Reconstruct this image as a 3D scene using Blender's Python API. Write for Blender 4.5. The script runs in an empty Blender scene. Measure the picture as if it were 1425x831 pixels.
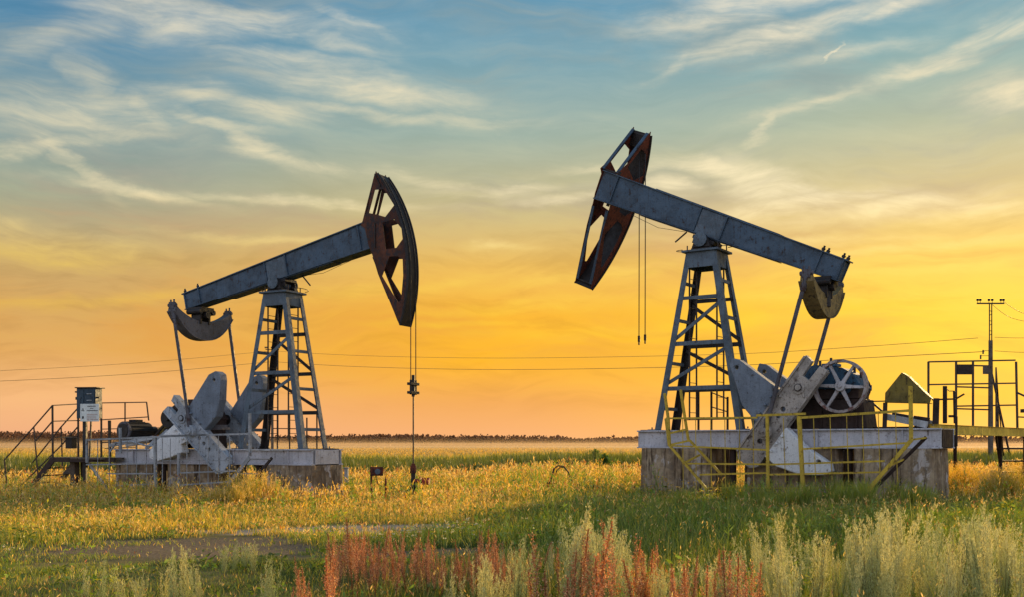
import bpy, math, random
import numpy as np
from mathutils import Vector, Matrix
from mathutils.geometry import tessellate_polygon
random.seed(7); rng = np.random.default_rng(11)
sc = bpy.context.scene
COL = sc.collection
PI = math.pi
# ------------------------------------------------------------------ camera
EYE = 1.6; F = 1500.0; CX = 712.5; HY = 620.0
cam = bpy.data.objects.new('camera', bpy.data.cameras.new('camera')); COL.objects.link(cam)
cam.location = (0, 0, EYE); cam.rotation_euler = (PI/2, 0, 0)
cam.data.sensor_width = 36; cam.data.lens = 36*F/1425; cam.data.clip_end = 20000; cam.data.clip_start = .1
cam.data.shift_y = (HY-415.5)/1425
sc.camera = cam
sc.view_settings.view_transform = 'Standard'; sc.view_settings.look = 'None'; sc.view_settings.exposure = 0
sc.cycles.max_bounces = 6; sc.cycles.transparent_max_bounces = 8
sc.cycles.diffuse_bounces = 3; sc.cycles.volume_bounces = 1
try: sc.cycles.use_denoising = True
except Exception: pass

def lin(r, g=None, b=None):
    if g is None: r, g, b = r
    f = lambda c: (c/255/12.92) if c/255 <= .04045 else ((c/255+.055)/1.055)**2.4
    return (f(r), f(g), f(b), 1.0)

def sstep(a, b, x):
    t = np.clip((np.asarray(x, float)-a)/(b-a), 0, 1); return t*t*(3-2*t)
def ground_z(x, y):
    x = np.asarray(x, float); y = np.asarray(y, float)
    A = -.12 + .32*sstep(-4, 2, x)
    W = sstep(13, 24, y)*(1-sstep(60, 110, y))
    return A*W + .03*np.sin(x*1.3+.7*y)*np.cos(y*.9-x*.4)*(1-sstep(40, 90, y))

# ------------------------------------------------------------------ node helpers
class NT:
    def __init__(s, tree): s.t = tree; s.n = tree.nodes; s.l = tree.links
    def node(s, typ, **kw):
        n = s.n.new(typ)
        for k, v in kw.items(): setattr(n, k, v)
        return n
    def put(s, sock, v):
        if isinstance(v, bpy.types.NodeSocket): s.l.new(v, sock)
        elif v is not None: sock.default_value = v
    def math(s, op, a, b=None, c=None, clamp=False):
        n = s.node('ShaderNodeMath', operation=op, use_clamp=clamp)
        s.put(n.inputs[0], a)
        if b is not None: s.put(n.inputs[1], b)
        if c is not None: s.put(n.inputs[2], c)
        return n.outputs[0]
    def mix(s, f, a, b, blend='MIX'):
        n = s.node('ShaderNodeMix', data_type='RGBA', blend_type=blend)
        s.put(n.inputs[0], f); s.put(n.inputs[6], a); s.put(n.inputs[7], b)
        return n.outputs[2]
    def ramp(s, fac, stops, interp='LINEAR'):
        n = s.node('ShaderNodeValToRGB'); r = n.color_ramp; r.interpolation = interp
        while len(r.elements) < len(stops): r.elements.new(.5)
        for e, (p, c) in zip(r.elements, stops):
            e.position = p; e.color = c if len(c) == 4 else (*c, 1)
        s.put(n.inputs[0], fac); return n.outputs[0]
    def noise(s, vec, scale, detail=4, rough=.55, dist=0.0):
        n = s.node('ShaderNodeTexNoise'); s.put(n.inputs['Vector'], vec)
        n.inputs['Scale'].default_value = scale; n.inputs['Detail'].default_value = detail
        n.inputs['Roughness'].default_value = rough; n.inputs['Distortion'].default_value = dist
        return n.outputs[0]
    def mapping(s, vec, scale=(1, 1, 1), loc=(0, 0, 0), rot=(0, 0, 0)):
        n = s.node('ShaderNodeMapping'); s.put(n.inputs[0], vec)
        n.inputs['Scale'].default_value = scale; n.inputs['Location'].default_value = loc; n.inputs['Rotation'].default_value = rot
        return n.outputs[0]
    def range(s, v, a, b, c=0., d=1., smooth=True):
        n = s.node('ShaderNodeMapRange'); n.interpolation_type = 'SMOOTHSTEP' if smooth else 'LINEAR'
        s.put(n.inputs[0], v)
        for i, q in enumerate((a, b, c, d)): n.inputs[i+1].default_value = q
        return n.outputs[0]

def material(name):
    m = bpy.data.materials.new(name); m.use_nodes = True
    T = NT(m.node_tree); b = m.node_tree.nodes['Principled BSDF']
    return m, T, b

def painted(name, paint, rust=(.09, .035, .015), amount=.5, rough=.6, dark=.55, paint2=None, streak=True, bump=.25):
    """old paint on steel: tone drift, rust blotches, rain streaks"""
    m, T, b = material(name)
    tc = T.node('ShaderNodeTexCoord'); P = tc.outputs['Object']
    n1 = T.noise(P, 1.7, 5, .6); n2 = T.noise(P, 7, 6, .65, .4)
    st = T.noise(T.mapping(P, (9, 9, .7)), 1.6, 4, .6)
    fine = T.noise(P, 38, 3, .6)
    p2 = paint2 or tuple(c*dark for c in paint)
    base = T.mix(T.range(n1, .4, .62), (*p2, 1), (*paint, 1))
    base = T.mix(T.math('MULTIPLY', T.range(fine, .3, .75), .35), base, (*[min(1, c*1.5) for c in paint], 1))
    lo = .665-.2*amount
    r = T.range(T.math('ADD', T.math('MULTIPLY', n2, .7), T.math('MULTIPLY', st if streak else n1, .36)), lo, lo+.09)
    rc = T.mix(T.range(fine, .3, .7), (*[c*.5 for c in rust], 1), (*rust, 1))
    base = T.mix(T.math('MULTIPLY', r, .9), base, rc)
    ch_ = T.range(T.noise(P, 15, 6, .72, .5), .585, .615)
    base = T.mix(T.math('MULTIPLY', ch_, .35+.8*amount if amount > .25 else .1), base, (*[r_*.6+p_*.15 for r_, p_ in zip(rust, paint)], 1))
    base = T.mix(T.math('MULTIPLY', T.range(st, .5, .75), .45), base, (*[c*.35+.004 for c in paint], 1))
    T.put(b.inputs['Base Color'], base)
    T.put(b.inputs['Roughness'], T.range(n2, .2, .8, rough-.15, rough+.25))
    b.inputs['Metallic'].default_value = .0
    b.inputs['Specular IOR Level'].default_value = .35
    bp = T.node('ShaderNodeBump'); bp.inputs['Strength'].default_value = bump; bp.inputs['Distance'].default_value = .02
    T.put(bp.inputs['Height'], T.math('ADD', n2, T.math('MULTIPLY', fine, .4))); T.put(b.inputs['Normal'], bp.outputs[0])
    return m

M = {}
M['beam'] = painted('beam_paint', (.05, .085, .13), rust=(.045, .022, .014), amount=.42, rough=.5)
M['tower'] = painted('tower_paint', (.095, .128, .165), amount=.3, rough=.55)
M['skid'] = painted('skid_paint', (.47, .46, .50), rust=(.14, .08, .055), amount=.32, dark=.75)
M['crank'] = painted('crank_paint', (.35, .38, .43), rust=(.10, .06, .045), amount=.4, dark=.6)
M['crank_worn'] = painted('worn_crank_paint', (.37, .325, .29), rust=(.08, .045, .03), amount=.5, dark=.55)
M['wing'] = painted('counterweight_paint', (.15, .18, .23), rust=(.07, .05, .04), amount=.3, dark=.7)
M['wing_light'] = painted('pale_counterweight_paint', (.66, .66, .68), rust=(.16, .1, .06), amount=.3, dark=.85)
M['rust'] = painted('rusty_steel', (.10, .03, .014), rust=(.04, .035, .04), amount=.75, rough=.75, dark=.4)
M['redrust'] = painted('red_rusty_steel', (.13, .028, .012), rust=(.02, .012, .011), amount=.6, rough=.75, dark=.5)
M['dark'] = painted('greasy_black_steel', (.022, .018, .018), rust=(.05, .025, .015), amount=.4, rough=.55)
M['brown'] = painted('dark_brown_steel', (.04, .022, .018), rust=(.03, .02, .015), amount=.4, rough=.7)
M['gear'] = painted('blue_gearbox_paint', (.03, .085, .15), rust=(.02, .015, .015), amount=.6, rough=.65)
M['wheel'] = painted('sheave_paint', (.42, .40, .42), rust=(.15, .05, .03), amount=.45, dark=.7)
M['rim'] = painted('sheave_rim_rust', (.36, .31, .30), rust=(.16, .045, .03), amount=.65)
M['walk'] = painted('walkway_paint', (.80, .52, .07), rust=(.2, .09, .03), amount=.4)
M['yoke'] = painted('yoke_paint', (.12, .115, .13), rust=(.12, .07, .03), amount=.45)
M['yokeyellow'] = painted('yellowed_yoke_paint', (.20, .14, .055), rust=(.04, .025, .018), amount=.5)
M['yellow'] = painted('yellow_railing_paint', (.50, .34, .035), rust=(.14, .06, .02), amount=.45, dark=.7)
M['olive'] = painted('olive_yellow_sheet_paint', (.16, .115, .018), rust=(.05, .03, .01), amount=.45, dark=.55)
M['grey_rail'] = painted('grey_railing_paint', (.30, .31, .33), rust=(.1, .05, .03), amount=.4)
M['dark_rail'] = painted('dark_railing_paint', (.055, .04, .035), rust=(.09, .03, .015), amount=.5)
M['red'] = painted('red_valve_paint', (.30, .035, .02), rust=(.06, .02, .01), amount=.4)
M['cabinet'] = painted('cabinet_paint', (.035, .06, .085), rust=(.02, .015, .015), amount=.4)
M['pale'] = painted('pale_grey_paint', (.42, .43, .45), rust=(.2, .12, .06), amount=.2)
M['wire'] = painted('dark_cable', (.02, .018, .02), amount=.2)
M['pitman'] = painted('pitman_paint', (.09, .085, .10), rust=(.06, .025, .02), amount=.5)
M['wood'] = painted('weathered_wood', (.13, .10, .08), rust=(.05, .035, .025), amount=.5, rough=.9)
M['glass'] = painted('insulator_glaze', (.05, .03, .02), amount=.1, rough=.25)
M['white'] = painted('white_sign_enamel', (.62, .64, .62), rust=(.35, .3, .2), amount=.12, dark=.85)
M['ink'] = painted('sign_ink', (.03, .03, .035), amount=.05)
M['signred'] = painted('sign_orange_ink', (.45, .16, .10), amount=.05)

def concrete():
    m, T, b = material('stained_concrete')
    tc = T.node('ShaderNodeTexCoord'); P = tc.outputs['Object']
    n1 = T.noise(P, 1.3, 6, .65); n2 = T.noise(P, 9, 5, .6); st = T.noise(T.mapping(P, (5, 5, .45)), 1.5, 5, .65)
    wh = T.noise(T.mapping(P, (1.2, 1.2, .8), (3, 1, 2)), 2.1, 6, .7, .5)
    c = T.mix(T.range(n1, .35, .65), (.17, .115, .07, 1), (.40, .31, .21, 1))
    c = T.mix(T.math('MULTIPLY', T.range(n2, .45, .7), .5), c, (.12, .10, .09, 1))
    c = T.mix(T.math('MULTIPLY', T.range(wh, .56, .62), .7), c, (.52, .47, .45, 1))
    c = T.mix(T.math('MULTIPLY', T.range(st, .52, .66), .85), c, (.035, .02, .014, 1))
    T.put(b.inputs['Base Color'], c); b.inputs['Roughness'].default_value = .95; b.inputs['Specular IOR Level'].default_value = .15
    bp = T.node('ShaderNodeBump'); bp.inputs['Strength'].default_value = .5; bp.inputs['Distance'].default_value = .03
    T.put(bp.inputs['Height'], T.math('ADD', n1, n2)); T.put(b.inputs['Normal'], bp.outputs[0])
    return m
M['concrete'] = concrete()

def leafy(name, trans=.4, gloss=.06):
    m = bpy.data.materials.new(name); m.use_nodes = True
    T = NT(m.node_tree); T.n.clear()
    at = T.node('ShaderNodeAttribute', attribute_name='Col')
    d = T.node('ShaderNodeBsdfDiffuse'); t = T.node('ShaderNodeBsdfTranslucent'); g = T.node('ShaderNodeBsdfGlossy')
    oi = T.node('ShaderNodeObjectInfo')
    col = T.mix(.55, at.outputs[0], T.ramp(oi.outputs['Random'], [(0, (.6, .72, .55)), (.5, (1, 1, 1)), (1, (1.35, 1.15, .8))]), 'MULTIPLY')
    T.put(d.inputs[0], col)
    T.put(t.inputs[0], T.mix(1, col, (1.5, 1.25, .75, 1), 'MULTIPLY'))
    g.inputs['Roughness'].default_value = .5; g.inputs[0].default_value = (.8, .75, .6, 1)
    m1 = T.node('ShaderNodeMixShader'); m1.inputs[0].default_value = trans
    T.put(m1.inputs[1], d.outputs[0]); T.put(m1.inputs[2], t.outputs[0])
    m2 = T.node('ShaderNodeMixShader'); m2.inputs[0].default_value = gloss
    T.put(m2.inputs[1], m1.outputs[0]); T.put(m2.inputs[2], g.outputs[0])
    o = T.node('ShaderNodeOutputMaterial'); T.put(o.inputs[0], m2.outputs[0])
    return m
M['leaf'] = leafy('grass_blades', .55, .08)
M['sage'] = leafy('silvery_leaves', .3, .03)
M['farleaf'] = leafy('far_foliage', .12, .0)

# ------------------------------------------------------------------ mesh builder
class MB:
    def __init__(s): s.v = []; s.f = []
    def add(s, vs, fs):
        o = len(s.v); s.v += [tuple(p) for p in vs]; s.f += [tuple(i+o for i in f) for f in fs]; return s
    def loft(s, A, B):
        n = len(A); fs = [(i, (i+1) % n, n+(i+1) % n, n+i) for i in range(n)]
        fs += [tuple(reversed(range(n))), tuple(range(n, 2*n))]
        return s.add(list(A)+list(B), fs)
    def box(s, x0, x1, y0, y1, z0, z1):
        return s.loft([(x0, y0, z0), (x1, y0, z0), (x1, y1, z0), (x0, y1, z0)], [(x0, y0, z1), (x1, y0, z1), (x1, y1, z1), (x0, y1, z1)])
    def bar(s, a, b, w=.05, h=None, up=(0, 0, 1)):
        a = Vector(a); b = Vector(b); h = h or w; d = (b-a).normalized(); up = Vector(up)
        if abs(d.dot(up)) > .98: up = Vector((0, 1, 0))
        r = d.cross(up).normalized()*(w/2); u = r.cross(d).normalized()*(h/2)
        return s.loft([a-r-u, a+r-u, a+r+u, a-r+u], [b-r-u, b+r-u, b+r+u, b-r+u])
    def tube(s, pts, r, n=8, closed=False):
        pts = [Vector(p) for p in pts]; k = len(pts); rs = r if isinstance(r, (list, tuple)) else [r]*k
        ref = None; vs = []; fs = []
        for i, p in enumerate(pts):
            if closed: d = pts[(i+1) % k]-pts[i-1]
            else: d = pts[min(i+1, k-1)]-pts[max(i-1, 0)]
            d.normalize()
            if ref is None: ref = Vector((0, 0, 1)) if abs(d.z) < .9 else Vector((0, 1, 0))
            x = d.cross(ref).normalized(); y = x.cross(d).normalized(); ref = y
            for j in range(n):
                a = 2*PI*j/n; vs.append(p+x*rs[i]*math.cos(a)+y*rs[i]*math.sin(a))
        m = k if closed else k-1
        for i in range(m):
            for j in range(n):
                a = i*n+j; b = i*n+(j+1) % n; c = ((i+1) % k)*n+(j+1) % n; d_ = ((i+1) % k)*n+j
                fs.append((a, b, c, d_))
        if not closed: fs += [tuple(reversed(range(n))), tuple(range((k-1)*n, k*n))]
        return s.add(vs, fs)
    def cyl(s, a, b, r, n=20, r2=None): return s.tube([a, b], [r, r2 if r2 is not None else r], n)
    def prism(s, outer, holes, y0, y1):
        """polygon in xz with holes, extruded along y"""
        loops = [list(outer)]+[list(h) for h in holes]
        tri = tessellate_polygon([[Vector((p[0], p[1], 0)) for p in L] for L in loops])
        flat = [p for L in loops for p in L]; n = len(flat)
        vs = [(p[0], y0, p[1]) for p in flat]+[(p[0], y1, p[1]) for p in flat]
        fs = [tuple(t) for t in tri]+[tuple(i+n for i in reversed(t)) for t in tri]
        o = 0
        for L in loops:
            k = len(L)
            for i in range(k): fs.append((o+i, o+(i+1) % k, n+o+(i+1) % k, n+o+i))
            o += k
        return s.add(vs, fs)
    def xform(s, mat, start=0):
        for i in range(start, len(s.v)): s.v[i] = tuple(mat @ Vector(s.v[i]))
        return s
    def build(s, name, mat, parent=None, bevel=.006, smooth=False):
        me = bpy.data.meshes.new(name); me.from_pydata(s.v, [], s.f); me.update()
        import bmesh
        bm = bmesh.new(); bm.from_mesh(me); bmesh.ops.recalc_face_normals(bm, faces=bm.faces); bm.to_mesh(me); bm.free()
        me.materials.append(mat)
        o = bpy.data.objects.new(name, me); COL.objects.link(o)
        if smooth:
            me.shade_smooth()
            try: me.set_sharp_from_angle(angle=math.radians(40))
            except Exception: pass
        if bevel:
            b = o.modifiers.new('bevel', 'BEVEL'); b.width = bevel; b.segments = 1; b.limit_method = 'ANGLE'; b.angle_limit = math.radians(40)
        if parent: o.parent = parent
        return o

def tag(o, label=None, cat=None, group=None, kind=None):
    if label: o['label'] = label
    if cat: o['category'] = cat
    if group: o['group'] = group
    if kind: o['kind'] = kind
    return o
def empty(name, loc, rz=0):
    e = bpy.data.objects.new(name, None); COL.objects.link(e); e.location = loc; e.rotation_euler = (0, 0, rz); e.empty_display_size = .3
    return e

class Frame:
    """a level frame on the site: origin, heading; at(u, v, y) finds the local x,z of a sighted point on its plane y"""
    def __init__(s, x, y, z, deg): s.o = (x, y, z); s.b = math.radians(deg); s.c = math.cos(s.b); s.s = math.sin(s.b)
    def at(s, u, v, y):
        k = (u-CX)/F; c, q = s.c, s.s
        x = (k*(s.o[1]+c*y)-s.o[0]+q*y)/(c-k*q); Y = s.o[1]+q*x+c*y
        return (x, y, EYE-(v-HY)*Y/F-s.o[2])
    def world(s, p): return (s.o[0]+s.c*p[0]-s.s*p[1], s.o[1]+s.s*p[0]+s.c*p[1], s.o[2]+p[2])
    def px(s, p):
        w = s.world(p); return (CX+F*w[0]/w[1], HY-F*(w[2]-EYE)/w[1])

# ------------------------------------------------------------------ pumpjack
HP = 5.3          # height of the beam pivot above the skid
RH = 4.88         # radius of the horse head
A2, B2, TA, TB, TH = 1.31, .635, .44, .43, 5.0
def rot2(p, deg, c=(0, HP)):
    a = math.radians(deg); x, z = p[0]-c[0], p[1]-c[1]
    return (x*math.cos(a)-z*math.sin(a), x*math.sin(a)+z*math.cos(a))     # relative to the pivot

def build_jack(name, fr, near, theta, crank_deg, shaft, pin_r, wing_up, wing_lo, label, opt):
    root = empty(name, fr.o, fr.b); tag(root, label, 'pumpjack')
    n = near
    # --- skid of I-beams
    x0, x1 = opt['skid']
    m = MB()
    for y in (-.72, .72):
        m.box(x0, x1, y-.02, y+.02, -.46, -.04)
        m.box(x0, x1, y-.11, y+.11, -.04, 0); m.box(x0, x1, y-.11, y+.11, -.5, -.46)
        for k in range(4):
            xx = x0+.9+(x1-x0-1.8)*k/3
            m.box(xx-.012, xx+.012, y-.1, y+.1, -.457, -.043)
    m.build('skid', M['skid'], root)
    for xx in (x1-.06, 1.31, -1.31, -2.4, -3.6, -4.9, x0+.06):
        MB().box(xx-.06, xx+.06, -.6, .6, -.47, -.02).build('cross_beam', M['brown'] if opt.get('dark_end') else M['skid'], root)
    MB().box(x1-.5, x1+.002, -.6, .6, .002, .02).build('deck_plate', M['brown'], root)
    # --- tower
    lv = lambda z: ((A2+(TA-A2)*z/TH), (B2+(TB-B2)*z/TH))
    tw = MB(); tw.box(-TA-.1, TA+.1, -TB-.1, TB+.1, TH-.02, TH+.04)
    for s_ in (-1, 1):
        tw.prism([(-TA-.02, TH-.45), (TA+.02, TH-.45), (TA-.03, TH-.02), (-TA+.03, TH-.02)], [], s_*TB-.02*s_, s_*(TB+.02))
        tw.box(s_*TA-.02, s_*TA+.02, -TB+.03, TB-.03, TH-.45, TH-.022)
    tw = tw.build('tower', M['tower'], root)
    for sx in (-1, 1):
        for sy in (-1, 1):
            def sec(z, w=.2, t=.018):
                X, Y = lv(z); X *= sx; Y *= sy
                P = [(0, 0), (w, 0), (w, t), (t, t), (t, w), (0, w)]
                return [(X-sx*p[0], Y-sy*p[1], z) for p in P]
            l = MB().loft(sec(0), sec(TH-.03, .16)); X, Y = lv(0)
            l.box(sx*X-.16, sx*X+.16, sy*Y-.12, sy*Y+.12, .001, .03)
            for bx in (-.11, .11): l.cyl((sx*X+bx, sy*Y-sy*.07, .03), (sx*X+bx, sy*Y-sy*.07, .09), .022, 6)
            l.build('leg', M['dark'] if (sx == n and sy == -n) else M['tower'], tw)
    for z in (1.17, 2.42, 3.7):
        X, Y = lv(z)
        for s_ in (-1, 1):
            q = MB(); q.bar((-X+.03, s_*(Y-.035), z), (X-.03, s_*(Y-.035), z), .03, .12)
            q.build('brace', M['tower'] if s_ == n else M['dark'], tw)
    for z in (.62, 1.9, 3.1, 4.15):
        X, Y = lv(z)
        for s_ in (-1, 1):
            q = MB(); q.bar((s_*(X-.035), -Y+.03, z), (s_*(X-.035), Y-.03, z), .03, .1)
            q.build('brace', M['tower'], tw)
    for (za, zb) in ((2.5, 3.58), (1.28, 2.3)):
        for s_ in (-1, 1):
            Xa, Ya = lv(za); Xb, Yb = lv(zb); d = -s_   # near face of each jack: rises in the same screen sense
            q = MB(); q.bar((-d*(Xa-.05), s_*(Ya-.06), za), (d*(Xb-.05), s_*(Yb-.06), zb), .03, .1)
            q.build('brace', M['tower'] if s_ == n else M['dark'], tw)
    for xc in (-.4, .42):
        m = MB()
        for y in (-.24, .24): m.bar((xc, y, .3), (xc, y, TH-.1), .04, .04)
        z = .5
        while z < TH-.3: m.cyl((xc, -.24, z), (xc, .24, z), .011, 6); z += .42
        m.build('ladder', M['dark_rail'], root)
    # railing hoops under the saddle and grease line
    m = MB()
    for sx in (-1, 1):
        m.tube([(sx*(TA+.1+.3*math.sin(a)), .12+.32*math.cos(a)*(-1), TH+.1+.03*math.cos(a)) for a in [PI*k/12 for k in range(13)]], .012, 6)
        m.bar((sx*(TA+.02), -.3, TH+.04), (sx*(TA+.02), -.3, TH+.22), .03); m.bar((sx*(TA+.02), .3, TH+.04), (sx*(TA+.02), .3, TH+.2), .03)
    m.build('hand_hoop', M['dark_rail'], root)
    # --- saddle bearing
    m = MB()
    m.box(-.3, .3, -.42, .42, TH+.04, TH+.1)
    for y in (-.36, .36):
        m.prism([(-.27, TH+.1), (.27, TH+.1), (.2, HP-.02), (.1, HP+.16), (-.1, HP+.16), (-.2, HP-.02)], [], y-.09, y+.09)
    m.build('saddle_bearing', M['dark'], root, .01)
    m = MB().cyl((0, -.5, HP), (0, .5, HP), .15, 20)
    for y in (-.5, .5):
        m.cyl((0, y-.02, HP), (0, y+.02, HP), .2, 20)
        for k in range(6): m.cyl((.14*math.cos(k*PI/3), y-.035, HP+.14*math.sin(k*PI/3)), (.14*math.cos(k*PI/3), y+.035, HP+.14*math.sin(k*PI/3)), .02, 6)
    m.build('pivot_pin', M['tower'], root)
    # --- walking beam, built level about the pivot then tilted
    th = math.radians(theta)
    TM = Matrix.Translation((0, 0, HP)) @ Matrix.Rotation(-th, 4, 'Y')
    xt, xh = -3.98, (3.84 if opt.get('head_turn') else 3.72)
    zt = lambda x: .83+.028*x      # top of the beam
    zb = .13
    m = MB()
    for y in (-.19, .19):
        m.prism([(xt, zb+.06), (xh, zb), (xh, zt(xh)), (xt, zt(xt))], [], y-.012, y+.012)
    m.prism([(xt-.05, zt(xt)), (xh+.03, zt(xh)), (xh+.03, zt(xh)+.035), (xt-.05, zt(xt)+.035)], [], -.26, .26)
    m.prism([(xt-.02, zb+.03), (xh+.03, zb-.035), (xh+.03, zb-.002), (xt-.02, zb+.058)], [], -.26, .26)
    m.prism([(-2.0, zt(-2)+.036), (2.0, zt(2)+.036), (2.0, zt(2)+.055), (-2.0, zt(-2)+.055)], [], -.22, .22)
    m.prism([(-2.2, zb-.01), (2.2, zb-.05), (2.2, zb-.03), (-2.2, zb+.01)], [], -.23, .23)
    for xs, w in ((-3.3, .05), (-.42, .04), (.42, .04), (3.3, .04), (-3.93, .04)):
        for s_ in (-1, 1): m.box(xs-w/2, xs+w/2, s_*.203, s_*.255, zb+.035, zt(xs)-.004)
    for xs in (-3.93, 3.66): m.box(xs-.012, xs+.012, -.17, .17, zb+.05, zt(xs)-.01)
    beam = m.xform(TM).build('walking_beam', M['beam'], root)
    m = MB()
    for s_ in (-1, 1): m.box(-.39, .39, s_*.203, s_*.222, zb+.02, zt(0)-.02)
    m.xform(TM).build('centre_plate', M['tower'], beam)
    m = MB().box(-.34, .34, -.3, .3, -.02, zb-.05)
    for s_ in (-1, 1): m.box(-.3, .3, s_*.25-.03, s_*.25+.03, -.15, zb-.05)
    m.xform(TM).build('saddle_bracket', M['dark'], beam)
    m = MB()
    for xs in (-3.3, -3.88):
        for s_ in (-.2, .2):
            m.cyl((xs, s_, zt(xs)+.03), (xs, s_, zt(xs)+.17), .03, 8); m.cyl((xs, s_, zt(xs)+.05), (xs, s_, zt(xs)+.11), .055, 6)
    m.xform(TM).build('clamp_bolt', M['dark'], beam, 0)
    m = MB().bar((.75, -.1*n, zb-.05), (.98, -.1*n, zb-.42), .035); m.tube([(.75, 0, zb-.06), (1.6, .02, zb-.2), (2.6, .05, zb-.1), (3.1, .05, zb-.05)], .007, 5)
    m.xform(TM).build('locking_lever', M['dark'], beam, 0)
    # --- horse head in beam coordinates, from the lowered jack's sighted side plate (beam at 11.5 deg)
    R_ = lambda pts: [rot2(p, -11.5) for p in pts]
    arc = [(RH*math.cos(math.radians(a)), RH*math.sin(math.radians(a))) for a in np.linspace(27, -30.5, 22)]
    outline = R_([(3.68, 8.2), (3.76, 8.44)])+arc+R_([(4.58, 3.77), (3.84, 5.32), (3.62, 5.95), (3.5, 6.2), (3.36, 6.75), (3.2, 6.85), (3.46, 7.3)])
    inner = lambda a, r: rot2((r*math.cos(math.radians(a)), HP+r*math.sin(math.radians(a))), -11.5)
    h1 = R_([(3.5, 7.2), (3.72, 7.88), (4.06, 7.86), (4.42, 7.34), (4.1, 7.02), (3.8, 7.12)])
    h2 = R_([(4.0, 6.86), (4.42, 6.92), (4.68, 6.62), (4.72, 6.3), (4.5, 6.06), (4.12, 6.04)])
    h3 = R_([(4.25, 5.82), (4.55, 5.8), (4.72, 5.7), (4.74, 5.2), (4.66, 4.45), (4.56, 4.4), (3.98, 5.25)])
    HW = opt.get('hw', .25)
    Hm = MB()
    for s_ in (-1, 1): Hm.prism(outline, [h1, h2, h3], s_*HW-.012, s_*HW+.012)
    # edge flanges along the openings so the plates read as welded frames
    plates = MB(); plates.v = list(Hm.v); plates.f = list(Hm.f)
    # curved track
    tr = MB()
    n_ = 30
    for i in range(n_):
        a0 = math.radians(27-57.5*i/n_); a1 = math.radians(27-57.5*(i+1)/n_)
        A = [(RH*math.cos(a0), -HW-.05, RH*math.sin(a0)), (RH*math.cos(a0), HW+.05, RH*math.sin(a0)), ((RH+.03)*math.cos(a0), HW+.05, (RH+.03)*math.sin(a0)), ((RH+.03)*math.cos(a0), -HW-.05, (RH+.03)*math.sin(a0))]
        B = [(RH*math.cos(a1), -HW-.05, RH*math.sin(a1)), (RH*math.cos(a1), HW+.05, RH*math.sin(a1)), ((RH+.03)*math.cos(a1), HW+.05, (RH+.03)*math.sin(a1)), ((RH+.03)*math.cos(a1), -HW-.05, (RH+.03)*math.sin(a1))]
        tr.loft(A, B)
    for y in (-HW-.04, HW+.04):
        tr.tube([((RH+.045)*math.cos(math.radians(a)), y, (RH+.045)*math.sin(math.radians(a))) for a in np.linspace(27, -30.5, 30)], .02, 4)
    # frame members across the back of the head
    crs = []
    def cross(p, w=.1, h=.05): crs.append(MB().bar((p[0], -HW+.014, p[1]), (p[0], HW-.014, p[1]), w, h))
    for p in R_([(3.8, 8.3), (4.63, 3.86), (3.36, 6.9)]): cross(p)
    tA, tB = R_([(3.74, 8.35), (3.95, 7.95)]); crs.append(MB()); crs[-1].bar(((tA[0]), 0, tA[1]), (tB[0], 0, tB[1]), .62, .02, up=(1, 0, 0))
    for P in ([(3.63, 6.1), (3.62, 6.85)],):
        a, b = R_(P); crs.append(MB()); crs[-1].bar((a[0]+.12, 0, a[1]), (b[0]+.12, 0, b[1]), .6, .03, up=(1, 0, 0))
    chs = []   # chord angles on the rear edge of each plate
    for s_ in (-1, 1):
        for P in ([(3.72, 8.36), (3.25, 6.88)], [(3.64, 5.85), (4.55, 3.84)]):
            a, b = R_(P); chs.append(MB()); chs[-1].bar((a[0], s_*(HW-.05), a[1]), (b[0], s_*(HW-.05), b[1]), .1, .03, up=(1, 0, 0))
    hinge = MB().cyl((3.6, opt.get('hinge', 0), zb-.1), (3.6, opt.get('hinge', 0), zt(3.55)+.16), .05, 12)
    if opt.get('head_turn'):
        hx, hy = 4.08, opt['hinge']
        HM = Matrix.Translation((hx, hy, .1)) @ Matrix.Rotation(math.radians(opt['head_turn']), 4, 'Z') @ Matrix.Diagonal((1, 1, 1.045, 1)) @ Matrix.Translation((-opt['hx'], 0, 0))
    else: HM = Matrix.Identity(4)
    head = plates.xform(TM @ HM).build('horse_head', M['redrust'] if opt.get('head_turn') else M['rust'], root, 0)
    tr.xform(TM @ HM).build('cable_track', M['dark'], head, 0)
    for q in crs: q.xform(TM @ HM).build('cross_member', M['dark'], head, 0)
    for q in chs: q.xform(TM @ HM).build('back_chord', M['beam'] if opt.get('head_turn') else M['rust'], head, 0)
    hinge.xform(TM).build('hinge_pin', M['dark'], head, 0)
    # --- bridle cables
    cab = MB()
    if opt.get('head_turn'):
        for yy, drop in ((.12, opt['drop'][0]), (-.12, opt['drop'][1])):
            p = (TM @ HM) @ Vector(((RH+.05)*math.cos(math.radians(26)), yy, (RH+.05)*math.sin(math.radians(26))))
            pts = [p, p+Vector((0, 0, -2)), p+Vector((.01, 0, -drop))]
            cab.tube(pts, .016, 6); cab.cyl(pts[-1]+Vector((0, 0, .16)), pts[-1]-Vector((0, 0, .02)), .04, 8)
            cab.cyl(pts[-1]-Vector((0, 0, .02)), pts[-1]-Vector((0, 0, .12)), .025, 8)
            cab.build('bridle_cable', M['wire'], root, 0); cab = MB()
    else:
        zc = opt['carrier']; xw = RH+.05
        for y in (-.14, .14):
            pts = [((RH+.05)*math.cos(math.radians(a)), y, HP+(RH+.05)*math.sin(math.radians(a))) for a in np.linspace(36, 0, 14)]
            pts += [(xw, y, zc)]
            MB().tube(pts, .014, 6).build('bridle_cable', M['wire'], root, 0)
        c2 = MB()
        for z in (zc-.02, zc-.28): c2.box(xw-.07, xw+.07, -.24, .24, z-.04, z+.04)
        for y in (-.14, .14): c2.cyl((xw, y, zc-.34), (xw, y, zc+.1), .035, 8)
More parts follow.
